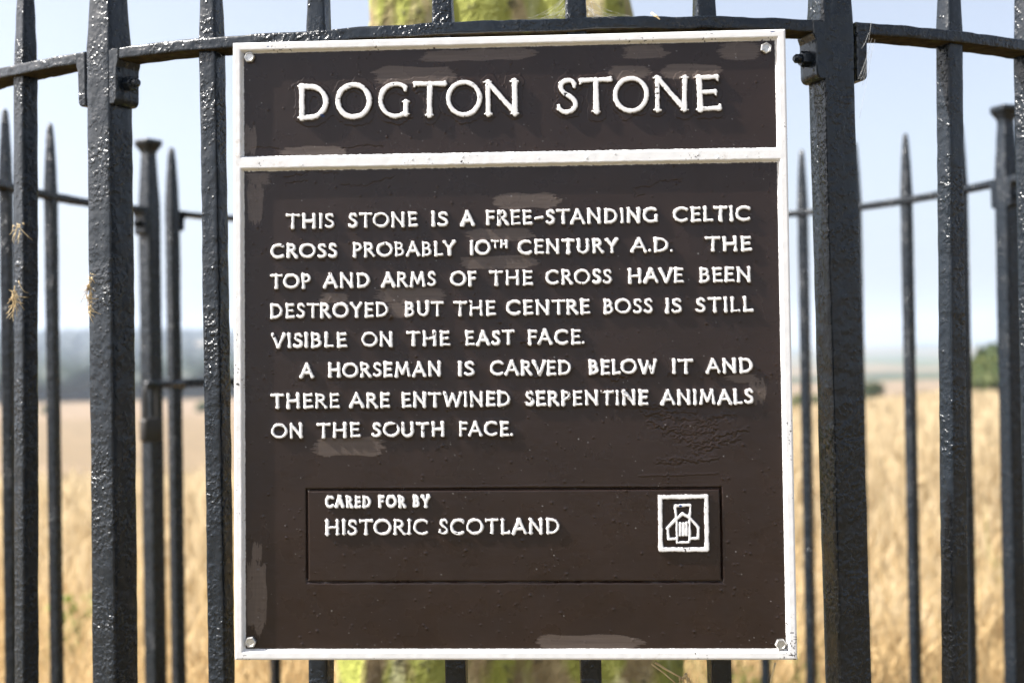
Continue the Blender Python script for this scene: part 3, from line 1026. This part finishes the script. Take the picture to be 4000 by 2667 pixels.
PARTS = {0: 'panel', 1: 'border'}
TITLE = [('D', 64.7, 95.5), ('O', 102.2, 137.6), ('G', 143.9, 175.4), ('T', 178.2, 212.1), ('O', 211.3, 246.6), ('N', 248.1, 283.3),
         ('S', 319.7, 340.0), ('T', 341.7, 374.7), ('O', 374.7, 409.5), ('N', 413.2, 448.7), ('E', 454.4, 479.1)]
for k_, (ch, a, b) in enumerate(TITLE):
    PARTS[2 + k_] = 'title_letter'
    letter(ch, a - 0.3, b + 0.3, 42.4, 78.2, 2 + k_, 4.7, 3.3, 1.5, serif=True, title=True)
LINES = [
    (170.8, 185.5, [('THIS', 52.4, 99.2), ('STONE', 114.4, 181.5), ('IS', 196.6, 211.5), ('A', 225.1, 237.4), ('FREE-STANDING', 249.7, 415.9), ('CELTIC', 431.5, 505.4)]),
    (200.1, 214.4, [('CROSS', 36.9, 101.8), ('PROBABLY', 118.5, 218.7), ('10', 234.1, 252.9), ('CENTURY', 280.7, 377.3), ('A.D.', 390.7, 430.1), ('THE', 462.4, 505.4)]),
    (229.8, 244.3, [('TOP', 36.3, 75.7), ('AND', 89.2, 134.3), ('ARMS', 146.7, 199.1), ('OF', 214.5, 239.0), ('THE', 252.6, 293.8), ('CROSS', 307.1, 370.2), ('HAVE', 387.3, 439.9), ('BEEN', 456.0, 504.4)]),
    (258.9, 273.5, [('DESTROYED', 36.2, 152.3), ('BUT', 169.4, 206.6), ('THE', 217.2, 257.5), ('CENTRE', 268.5, 349.2), ('BOSS', 363.1, 409.4), ('IS', 423.2, 437.3), ('STILL', 452.1, 505.6)]),
    (287.9, 302.4, [('VISIBLE', 37.3, 111.1), ('ON', 126.8, 156.3), ('THE', 170.9, 212.2), ('EAST', 228.4, 275.4), ('FACE.', 289.4, 343.6)]),
    (317.7, 332.0, [('A', 65.6, 78.1), ('HORSEMAN', 93.5, 203.6), ('IS', 221.4, 235.9), ('CARVED', 252.2, 330.1), ('BELOW', 348.0, 413.2), ('IT', 428.7, 447.7), ('AND', 460.9, 504.5)]),
    (347.4, 361.9, [('THERE', 36.3, 103.4), ('ARE', 114.3, 152.9), ('ENTWINED', 165.7, 270.8), ('SERPENTINE', 286.0, 404.1), ('ANIMALS', 417.2, 504.5)]),
    (376.2, 390.6, [('ON', 37.0, 67.1), ('THE', 81.8, 123.5), ('SOUTH', 136.3, 206.3), ('FACE.', 221.3, 273.0)])]
lab = 20
for vt, vb, ws_ in LINES:
    for (t_, a, b) in ws_:
        PARTS[lab] = 'raised_word'
        word(t_, a, b, vt, vb, lab, 2.75, 2.4, 1.15)
        lab += 1
PARTS[lab] = 'raised_word'; word('TH', 254.7, 270.0, 200.0, 207.8, lab, 2.1, 2.2, 1.2); lab += 1
# unpainted comma after the word on the fourth line
emboss([([np.array([154.8, 271.9]), np.array([154.6, 273.3]), np.array([153.9, 274.6])], [1.3, 1.1, .6])], 0, 1.4, 1.2, white=-9)

# credit plate: a separate panel let into a recess
du = np.minimum(XX - 70.7, 472.6 - XX); dv = np.minimum(YY - (441.2 + (XX - 71) * 0.0025), 531.0 + (XX - 71) * 0.0025 - YY)
dpl = np.minimum(du, dv)
H -= 3.0 * np.exp(-((dpl - 0.2 + 0.25 * NF) / 0.95) ** 2) * np.where((YY > 520) & (dv < 3), 0.55 + 0.45 * NF2, 1.0)
H += np.where(dpl > 0.9, 0.25, 0.0)
INSET = 15
PARTS[INSET] = 'credit_plate'
LB[(dpl > 0.6) & (LB == 0)] = INSET
for t_, a, b in (('CARED', 89.5, 134.0), ('FOR', 141.8, 167.9), ('BY', 175.7, 191.5)):
    PARTS[lab] = 'raised_word'; word(t_, a, b, 447.2, 458.9, lab, 2.9, 2.2, 1.3, gap=0.24); lab += 1
for t_, a, b in (('HISTORIC', 89.9, 190.0), ('SCOTLAND', 201.0, 317.0)):
    PARTS[lab] = 'raised_word'; word(t_, a, b, 470.1, 485.3, lab, 2.5, 2.2, 1.3, serif=True); lab += 1
EMB = 16
PARTS[EMB] = 'emblem'


def ln(*p, r=1.0): return ([np.array(q) for q in p], [r] * len(p))


emboss([ln((414.4, 450.5), (458.5, 450.2), (458.2, 500.7), (414.3, 500.5), (414.4, 450.5), r=1.95),
        ln((429.6, 470.5), (428.6, 458.6), (443.2, 458.0), (442.5, 469.6), r=1.15), ln((429.0, 458.9), (443.0, 458.3), r=1.5),
        ln((420.6, 480.3), (429.9, 471.2), (435.7, 466.4), (442.6, 470.6), (447.5, 476.0), (450.6, 480.2), r=1.35),
        ln((421.3, 480.6), (421.7, 490.6), (429.7, 490.2), r=1.15), ln((450.4, 480.0), (450.2, 489.9), (442.4, 490.2), r=1.15),
        ln((429.8, 472.0), (429.9, 494.0), (441.0, 493.8), (442.0, 491.0), (442.2, 471.5), r=1.05),
        ln((433.2, 475.5), (432.9, 486.6), r=1.35), ln((439.2, 475.2), (438.9, 486.6), r=1.35), ln((436.2, 476.2), (436.0, 486.2), r=1.75)],
       EMB, 2.4, 1.2, white=0.05)

# white border and the bar under the title
xr = SW - XX; yb = SH - YY
out_d = np.minimum(np.minimum(XX, xr), np.minimum(YY, yb))            # distance in from the outer edge
vd = 112.9 + (XX - 8.6) * 0.0035; vd2 = 127.0 + (XX - 10) * 0.0022
bl = np.minimum(np.minimum(XX - 0, xr), YY)
inner = 9.5 + 0.22 * NF + 0.12 * NF2
d_frame = out_d - inner                          # < 0 on the frame
d_bar = np.maximum(vd - YY, YY - vd2) + 0.25 * NF + 0.2 * NF2
d_b = np.minimum(d_frame, d_bar)
hb = 5.2 * (1 - sstep(-2.4, 0.5, d_b))
rim = np.clip(out_d / 2.2, 0, 1)
hb = np.where(d_frame < 0, hb - 1.8 * (1 - np.sqrt(1 - (1 - rim) ** 2)), hb)
hb = hb + np.where(d_b < -1, 0.06 * NF2 + 0.10 * vnoise(XX, YY, 0.03, 71), 0)
H = np.where(d_b < 1.5, np.maximum(H, hb), H)
wb = 1 - sstep(-0.1, 0.5, d_b - 0.15 + 0.5 * NF)
corner = np.exp(-(np.hypot(XX - SW, YY - SH) / 30.0) ** 2) + 0.5 * np.exp(-(np.hypot(XX, YY - SH) / 16.0) ** 2)
wb = wb * (1 - sstep(0.80, 0.88, 0.75 * vnoise(XX, YY, 0.8, 67) + 0.35 * vnoise(XX, YY, 0.07, 68) + 0.5 * corner))
WH = np.maximum(WH, wb)
LB[d_b < 0.5] = 1

# touched-up patches of paler brown, brushed sideways (or downwards) with ragged ends
PATCH = [(186.8, 11.2, 297.7, 23.4), (140.0, 26.2, 219.7, 43.2), (387.9, 11.1, 426.1, 24.7), (477.6, 10.8, 515.2, 27.6), (370.4, 32.0, 408.4, 44.1), (421.1, 31.5, 480.4, 44.3), (10.0, 83.7, 22.0, 109.6), (46.5, 103.3, 108.3, 112.7), (13.4, 129.9, 32.5, 140), (13.4, 139, 28, 178.5), (257.6, 154.7, 318.5, 169.0), (229.7, 188.0, 294.9, 199.3), (223.2, 215.5, 296.6, 228.0), (140.5, 244.5, 208.8, 259.3), (86.2, 249.4, 110.9, 258.2), (151.7, 259.1, 169.3, 274.1), (482.2, 333.5, 512.6, 341.6), (500.8, 339.7, 517.8, 358.9), (77.8, 390.9, 147.2, 408.8), (16.2, 493.3, 26.1, 511.7), (11.3, 509.2, 30.0, 578.5), (295.8, 581.4, 394.1, 596.5)]
for k_, (a, b, c_, d_) in enumerate(PATCH):
    vert = (d_ - b) > (c_ - a)
    lo_, hi_ = (YY, XX) if vert else (XX, YY)
    s0, s1, t0, t1 = (b, d_, a, c_) if vert else (a, c_, b, d_)
    i0, i1 = max(0, int((b - 8) / ST)), int((d_ + 8) / ST); j0, j1 = max(0, int((a - 8) / ST)), int((c_ + 8) / ST)
    sl = (slice(i0, i1), slice(j0, j1))
    Lx, Tx = lo_[sl], hi_[sl]
    slant = 0.05 * (Lx - s0) * (1 if k_ % 2 else -0.6) * (0 if vert else 1)
    Tm = Tx - slant * 0.3
    rag0 = 4.5 * vnoise(Tm, 0 * Tm, 0.35, 80 + k_) + 4.0 * vnoise(Tm, 0.02 * Lx, 1.7, 90 + k_)
    rag1 = 4.5 * vnoise(Tm, 0 * Tm, 0.32, 110 + k_) + 4.0 * vnoise(Tm, 0.02 * Lx, 1.6, 120 + k_)
    wav = 1.3 * vnoise(Lx, 0 * Lx, 0.06, 130 + k_) + 0.25 * vnoise(Lx, Tx, 0.8, 131)
    mround = 0.10 * ((Tm - (t0 + t1) / 2) / max(1, (t1 - t0) / 2)) ** 2 * (s1 - s0)
    m_ = sstep(-0.2, 0.2, np.minimum(np.minimum(Lx - s0 - rag0 - mround, s1 - mround - Lx + rag1), np.minimum(Tm - t0 + wav, t1 - Tm + wav)))
    m_ = m_ * (0.86 + 0.14 * vnoise(Tm, Lx * 0.05, 1.1, 133))
    PT[sl] = np.maximum(PT[sl], m_)
H += 0.05 * PT

# relief of old paint: ledges round the title, cracks, creases, drips and grit
flat = (1 - sstep(0.5, 2.0, H))
led = 4.6 + 3.0 * vnoise(XX, YY, 0.10, 140) + 1.3 * vnoise(XX, YY, 0.42, 141)
H += 0.28 * (1 - sstep(-0.35, 0.35, DT - led)) + 0.20 * np.exp(-((DT - led) / 0.5) ** 2)
H += 0.16 * fbm(XX, YY, 0.03, 150) * flat + 0.012 * vnoise(XX * 0.12, YY, 0.5, 151) * flat


def ridge(pts, wd, hgt, jit=0.8, step=False):
    pts = np.array(pts, float)
    i0, i1 = max(0, int((pts[:, 1].min() - 5) / ST)), int((pts[:, 1].max() + 5) / ST)
    j0, j1 = max(0, int((pts[:, 0].min() - 5) / ST)), min(XX.shape[1], int((pts[:, 0].max() + 5) / ST))
    sl = (slice(i0, i1), slice(j0, j1))
    X = XX[sl] + jit * vnoise(XX[sl], YY[sl], 0.35, 161); Y = YY[sl] + jit * vnoise(XX[sl], YY[sl], 0.4, 162)
    d = seg_dist(X, Y, pts, [0] * len(pts))
    H[sl] += hgt * np.exp(-(d / wd) ** 2)


for c_ in ([(50, 134), (66, 132), (80, 126.5)], [(80, 127.5), (93, 131), (104, 131)], [(106, 143), (120, 144), (134, 144)], [(134, 143), (150, 138), (160, 136)], [(50, 142), (62, 139), (72, 138)],
           [(18, 104), (34, 105), (46, 105)], [(108, 107), (128, 104), (150, 106)], [(395, 152), (410, 150), (420, 145), (440, 145)], [(392, 152), (396, 160), (404, 158)]):
    ridge(c_, 0.6, -0.35, 1.5)
for c_ in ([(415, 372), (440, 377), (462, 376), (486, 371)], [(412, 381), (432, 383), (452, 381)], [(420, 388), (444, 386), (470, 379)], [(405, 378), (420, 384), (440, 390), (470, 386)], [(430, 394), (455, 398), (480, 391), (498, 385)],
           [(441, 402), (462, 402), (490, 394)], [(400, 371), (425, 368), (450, 369)], [(448, 407), (470, 401)], [(390, 365), (420, 363)], [(412, 416), (440, 415), (470, 413)]):
    ridge(c_, 1.9, 0.24, 3.0)
    ridge([(a, b + 2.4) for a, b in c_], 1.6, -0.17, 3.0)
for c_ in ([(374, 352), (384, 353)], [(282, 300), (292, 303), (300, 300)], [(290, 318), (300, 326), (297, 334)], [(355, 330), (372, 337), (380, 333)], [(366, 345), (376, 350), (384, 347)]):
    ridge(c_, 0.8, 0.7, 2.0)
ridge([(130, 440), (300, 439), (470, 441)], 0.8, 0.15); ridge([(395, 430), (440, 429), (470, 428)], 0.8, 0.2)
nb = 900
bx = rng.uniform(12, 530, nb); by = rng.uniform(12, 595, nb); br = rng.uniform(0.5, 1.3, nb); bh = rng.uniform(0.12, 0.5, nb)
for k_ in range(nb):
    i, j = int(by[k_] / ST), int(bx[k_] / ST); q = 6
    sl = (slice(max(0, i - q), i + q), slice(max(0, j - q), j + q))
    H[sl] += bh[k_] * np.exp(-(((XX[sl] - bx[k_]) ** 2 + (YY[sl] - by[k_]) ** 2) / br[k_] ** 2))
# pale grit and bird-dropping flecks
ns = 420
for k_ in range(ns):
    a, b = rng.uniform(12, 530), rng.uniform(12, 595); r0 = 0.22 + 0.35 * rng.random() ** 3
    i, j = int(b / ST), int(a / ST); sl = (slice(i - 2, i + 4), slice(j - 2, j + 4))
    WH[sl] = np.maximum(WH[sl], rng.uniform(0.06, 0.35) ** 1.3 * (np.hypot(XX[sl] - a, YY[sl] - b) < r0 + 0.2))
# blue undercoat showing through chips
for a, b, rx, ry in ((88.3, 73.8, 2.3, 1.6), (433.6, 458.8, 1.9, 1.3), (529.5, 2.2, 2.6, 0.8), (35.5, 4.8, 1.2, 0.6)):
    BL = np.maximum(BL, 1 - sstep(0.7, 1.1, np.hypot((XX - a) / rx, (YY - b) / ry) + 0.25 * NF))

sign = empty('information_sign')
sign.matrix_world = Matrix.Translation(Vector((-0.0302, -1.03292, 1.2076))) @ Matrix((SU, SV, SN)).transposed().to_4x4()
tag(sign, 'brown cast metal plaque with raised white lettering and white border bolted to the black railing', 'sign')
allv = np.stack([(XX - SW / 2) / 1000, (SH / 2 - YY) / 1000, (H - 3.0) / 1000], -1).reshape(-1, 3)
paint = np.stack([WH, PT, BL], -1).reshape(-1, 3).astype(np.float32)
ny_, nx_ = XX.shape
qi, qj = np.meshgrid(np.arange(ny_ - 1), np.arange(nx_ - 1), indexing='ij')
q0 = (qi * nx_ + qj).ravel()
quads = np.stack([q0, q0 + nx_, q0 + nx_ + 1, q0 + 1], -1)
ql = LB[:-1, :-1].ravel()
made = {}
for key in sorted(PARTS):
    fsel = quads[ql == key]
    if not len(fsel): continue
    used, inv = np.unique(fsel.ravel(), return_inverse=True)
    vv = allv[used]; ff = inv.reshape(-1, 4); pp = paint[used]
    if key == 1:                                # border carries the edge of the casting and its back
        loop = np.concatenate([np.arange(nx_), np.arange(1, ny_) * nx_ + nx_ - 1, (ny_ - 1) * nx_ + np.arange(nx_ - 2, -1, -1), np.arange(ny_ - 2, 0, -1) * nx_])
        lut = {int(u_): t for t, u_ in enumerate(used)}
        li = np.array([lut[int(u_)] for u_ in loop]); n0 = len(vv); nl_ = len(loop)
        back = allv[loop].copy(); back[:, 2] = -0.0105
        vv = np.concatenate([vv, back]); pp = np.concatenate([pp, pp[li]])
        nx2 = np.roll(np.arange(nl_), -1)
        ff = np.concatenate([ff, np.stack([li[nx2], li, n0 + np.arange(nl_), n0 + nx2], -1)[:, ::-1]])
    o = mesh_obj(PARTS[key], vv, ff, SIGNMAT, sign)
    color_attr(o, 'paint', pp)
    made[key] = o
bv = [(-SW / 2000 + .0004, -SH / 2000 + .0004, -0.0101), (SW / 2000 - .0004, -SH / 2000 + .0004, -0.0101), (SW / 2000 - .0004, SH / 2000 - .0004, -0.0101), (-SW / 2000 + .0004, SH / 2000 - .0004, -0.0101)]
o = mesh_obj('back_plate', bv, [(3, 2, 1, 0)], SIGNMAT, sign, smooth=False)
color_attr(o, 'paint', np.zeros((4, 3)))
V, F = [], []


def hex_bolt(af, th):
    V = []; F = []
    R6 = af / 2 / math.cos(math.pi / 6)
    rows = [(0.0, R6 * 1.0, 6), (th * 0.80, R6, 6), (th, R6 * 0.86, 6)]
    for z, r0, n_ in rows:
        for q in range(6):
            a = q / 6 * 2 * math.pi; V.append((r0 * math.cos(a), r0 * math.sin(a), z))
    for i in range(2):
        for q in range(6): F.append((i * 6 + q, i * 6 + (q + 1) % 6, (i + 1) * 6 + (q + 1) % 6, (i + 1) * 6 + q))
    b = len(V)
    for q in range(24):
        a = q / 24 * 2 * math.pi; V.append((R6 * 0.66 * math.cos(a), R6 * 0.66 * math.sin(a), th + 0.0001))
    for q in range(24):
        a = q / 24 * 2 * math.pi; V.append((R6 * 0.58 * math.cos(a), R6 * 0.58 * math.sin(a), th - 0.0003))
    for q in range(24):
        F.append((b + q, b + (q + 1) % 24, b + 24 + (q + 1) % 24, b + 24 + q))
        F.append((12 + (q // 4) % 6, 12 + (q // 4 + 1) % 6, b + (q + 1) % 24, b + q) if q % 4 == 3 else (12 + (q // 4) % 6, b + (q + 1) % 24, b + q))
    F.append(tuple(b + 24 + q for q in range(24)))
    return V, F


hv, hf = hex_bolt(0.0098, 0.0042)
for k_, (a, b) in enumerate(((16.1, 14.3), (523.0, 17.7), (15.2, 588.0), (526.6, 590.6))):
    if k_ == 0: o = hb0 = mesh_obj('bolt', hv, hf, ZINC, sign, smooth=False)
    else: o = hb0.copy(); COL.objects.link(o)
    o.location = ((a - SW / 2) / 1000, (SH / 2 - b) / 1000, -0.0028)
    o.rotation_euler = (0, 0, random.uniform(0, 1))

# ------------------------------------------------------------------ bits of straw caught on the iron, weeds, dry stems
SM2 = Mat('loose_straw'); t2 = SM2.n('ShaderNodeTexCoord')
SM2.l(SM2.ramp(SM2.noise(t2.outputs['Object'], 60, 3), [(0.3, (0.42, 0.29, 0.13)), (0.7, (0.72, 0.58, 0.34))]), SM2.b.inputs['Base Color'])
SM2.b.inputs['Roughness'].default_value = 0.6


def straw(name, paths, label, rad=0.0007, cat='straw'):
    V = []; F = []
    o0 = Vector(paths[0][0])
    for p in paths:
        n_ = len(p)
        v_, f_ = tube([Vector(q) - o0 for q in p], [rad * (1 - 0.6 * i / max(1, n_ - 1)) for i in range(n_)], 6)
        b = len(V); V += v_; F += [tuple(b + q for q in f) for f in f_]
    o = mesh_obj(name, V, F, SM2.m); o.location = o0
    tag(o, label, cat)
    return o


def ray(px, py, dist):
    """world point that lies dist metres in front of the camera plane"""
    d = cf + cr * ((px - 2000) / 5000.0) - cu * ((py - 1333.5) / 5000.0)
    return EYE + d * dist


def wisp(cx, cy, dist, w_, h_, n_, seed):
    q = random.Random(seed); out = []
    for _ in range(n_):
        a, b = cx + q.gauss(0, w_), cy + q.gauss(0, h_)
        p = []; dx, dy = q.gauss(0, 2.0), abs(q.gauss(5, 4))
        for s_ in range(6):
            p.append(ray(a, b, dist - 0.003 * q.random() - 0.001)); a += dx; b += dy; dx += q.gauss(0, 3.0); dy += q.gauss(0, 3.0)
        out.append(p)
    return out


straw('straw_wisp', wisp(349, 1150, 1.375, 6, 40, 34, 1), 'tuft of dried straw caught on the left edge of the thick front post', 0.0006)
straw('straw_wisp', wisp(72, 890, 1.455, 9, 28, 10, 2), 'upper wisp of straw stuck on the thin bar at the far left', 0.0006)
straw('straw_wisp', wisp(56, 1160, 1.455, 9, 26, 34, 3), 'lower clump of straw with a seed stuck on the thin bar at the far left', 0.0006)
straw('loose_straw', [[ray(3700, 582, 1.392), ray(3725, 606, 1.390), ray(3748, 632, 1.389), ray(3762, 652, 1.388), ray(3764, 672, 1.388)]], 'bent straw stuck across the bar right of the thick front post, lower of two', 0.0011)
straw('loose_straw', [[ray(3738, 455, 1.391), ray(3740, 480, 1.391), ray(3728, 500, 1.391), ray(3721, 530, 1.391)]], 'curled scrap of husk on the bar right of the thick front post, upper of two', 0.0011)
straw('loose_straw', [[ray(2545, 2592, 1.26), ray(2590, 2625, 1.26), ray(2640, 2668, 1.26), ray(2700, 2715, 1.26)]], 'pale straw hanging below the sign bottom edge, thinner one', 0.0009)
straw('loose_straw', [[ray(2560, 2586, 1.262), ray(2600, 2612, 1.262), ray(2650, 2640, 1.262), ray(2690, 2652, 1.262)]] + wisp(2670, 2645, 1.262, 20, 8, 6, 6), 'frayed thick straw hanging below the sign bottom edge', 0.0014)
straw('loose_straw', [[ray(3028, 2588, 1.255), ray(3022, 2615, 1.255), ray(3012, 2650, 1.255), ray(3005, 2690, 1.255)]], 'straw hanging from the lower right corner of the sign', 0.0011)
straw('dry_leaf', [[ray(2545, 52, 1.252), ray(2560, 62, 1.250), ray(2575, 75, 1.250)], [ray(2555, 60, 1.250), ray(2568, 66, 1.249), ray(2578, 77, 1.250)]], 'tiny dry leaf lying on the top rail above the sign', 0.0013, 'leaf')
for k_, (p0, p1, p2) in enumerate((((3400, 2530), (3520, 2590), (3680, 2680)), ((3410, 2560), (3500, 2630), (3560, 2680)), ((3940, 2560), (3975, 2600), (4030, 2660)))):
    straw('grass_stem', [[ray(*p0, 3.6), ray((p0[0] + p1[0]) / 2, (p0[1] + p1[1]) / 2 - 6, 3.6), ray(*p1, 3.6), ray((p1[0] + p2[0]) / 2, (p1[1] + p2[1]) / 2, 3.6), ray(*p2, 3.6), ray(p2[0] + 150, p2[1] + 160, 3.6)]],
          ('long pale dry grass stem leaning low at right, upper of two crossing', 'long pale dry grass stem leaning low at right, lower of two crossing', 'dry grass stem leaning in the lower right corner')[k_], 0.0022, 'grass')

wm = Mat('spider_silk'); wm.b.inputs['Base Color'].default_value = (0.55, 0.55, 0.53, 1); wm.b.inputs['Roughness'].default_value = 0.4
twn = wm.n('ShaderNodeTexCoord'); wm.l(wm.math('MULTIPLY', wm.ramp(wm.noise(twn.outputs['Object'], 300, 2), [(0.3, (0.1,) * 3), (0.7, (0.55,) * 3)]), 1.0), wm.b.inputs['Alpha'])


def cobweb(strands, label):
    V = []; F = []; o0 = strands[0][0]
    for p in strands:
        v_, f_ = tube([q - o0 for q in p], 0.00016, 5)
        b = len(V); V += v_; F += [tuple(b + q for q in f) for f in f_]
    o = mesh_obj('cobweb', V, F, wm.m); o.location = o0
    tag(o, label, 'cobweb')


def strands(seed, n_, ca, cb, sa, sb, da, db):
    q = random.Random(seed); out = []
    for _ in range(n_):
        a = (ca[0] + q.gauss(0, sa[0]), ca[1] + q.gauss(0, sa[1])); b = (cb[0] + q.gauss(0, sb[0]), cb[1] + q.gauss(0, sb[1]))
        p = []
        for t in (0, .25, .5, .75, 1):
            p.append(ray(a[0] + (b[0] - a[0]) * t, a[1] + (b[1] - a[1]) * t + 8 * math.sin(math.pi * t), da + (db - da) * t))
        out.append(p)
    return out


cobweb(strands(3, 16, (2212, 30), (2150, 68), (6, 26), (40, 3), 1.262, 1.258), 'dense cobweb in the angle left of a bar top above the sign')
cobweb(strands(4, 16, (2300, 25), (2370, 66), (6, 24), (60, 3), 1.262, 1.258), 'open cobweb in the angle right of a bar top above the sign')
cobweb(strands(5, 9, (3405, 175), (3360, 330), (10, 40), (6, 60), 1.29, 1.29), 'cobweb hanging under the rail beside the thick right post')
cobweb(strands(6, 8, (2968, 1470), (3034, 1330), (14, 40), (4, 60), 1.236, 1.234), 'cobweb strands between the sign panel and its right border')
cobweb(strands(7, 10, (2300, 1985), (2560, 1870), (60, 40), (90, 40), 1.2405, 1.2405), 'faint cobweb strands across the panel above the small emblem')

for k_, (px, py, dist, sz, lb_) in enumerate(((320, 2370, 4.4, 0.13, 'light green leafy weed among the straw left of the thick front post'), (2900, 2640, 3.7, 0.10, 'green weed leaves just below the lower right of the sign'), (3600, 2655, 3.7, 0.10, 'low green weed at the foot of the rear bars on the right'))):
    p = ray(px, py, dist); gz = float(terrain(np.array([p.x]), np.array([p.y]))[0])
    hgt = p.z - gz
    cs = [(random.gauss(0, sz * .5), random.gauss(0, sz * .3), hgt * random.uniform(0.5, 1.0)) for _ in range(7)]
    V, F, pick = leaf_cloud(cs, [sz * 0.5] * 7, 170, 0.022)
    root = empty('weed', (p.x, p.y, gz))
    o = mesh_obj('leaves', V, F, LEAFMAT, root, smooth=False)
    color_attr(o, 'tint', np.tile(np.array((0.19, 0.26, 0.06)), (len(V), 1)))
    vs2, fs2 = [], []
    for c0 in cs:
        v_, f_ = tube([Vector((0, 0, -0.02)), Vector((c0[0] * .5, c0[1] * .5, c0[2] * .6)), Vector(c0)], 0.003, 6)
        b = len(vs2); vs2 += v_; fs2 += [tuple(b + q for q in f) for f in f_]
    o = mesh_obj('stem', vs2, fs2, LEAFMAT, root); color_attr(o, 'tint', np.tile(np.array((0.16, 0.20, 0.06)), (len(vs2), 1)))
    tag(root, lb_, 'weed')

# ------------------------------------------------------------------ summer haze over the valley
hx = 5400.0
hv_ = [(sx * hx, sy * hx, z) for z in (-45.0, 120.0) for sx, sy in ((-1, -1), (1, -1), (1, 1), (-1, 1))]
haze = mesh_obj('haze', hv_, [(3, 2, 1, 0), (4, 5, 6, 7), (0, 1, 5, 4), (1, 2, 6, 5), (2, 3, 7, 6), (3, 0, 4, 7)], None, smooth=False)
hm = bpy.data.materials.new('haze'); hm.use_nodes = True
for nd in list(hm.node_tree.nodes):
    if nd.type == 'BSDF_PRINCIPLED': hm.node_tree.nodes.remove(nd)
pv = hm.node_tree.nodes.new('ShaderNodeVolumePrincipled')
pv.inputs['Color'].default_value = (0.68, 0.79, 0.97, 1)
pv.inputs['Density'].default_value = 0.00036
pv.inputs['Anisotropy'].default_value = 0.2
hm.node_tree.links.new(pv.outputs[0], hm.node_tree.nodes['Material Output'].inputs['Volume'])
haze.data.materials.append(hm)
tag(haze, kind='stuff')
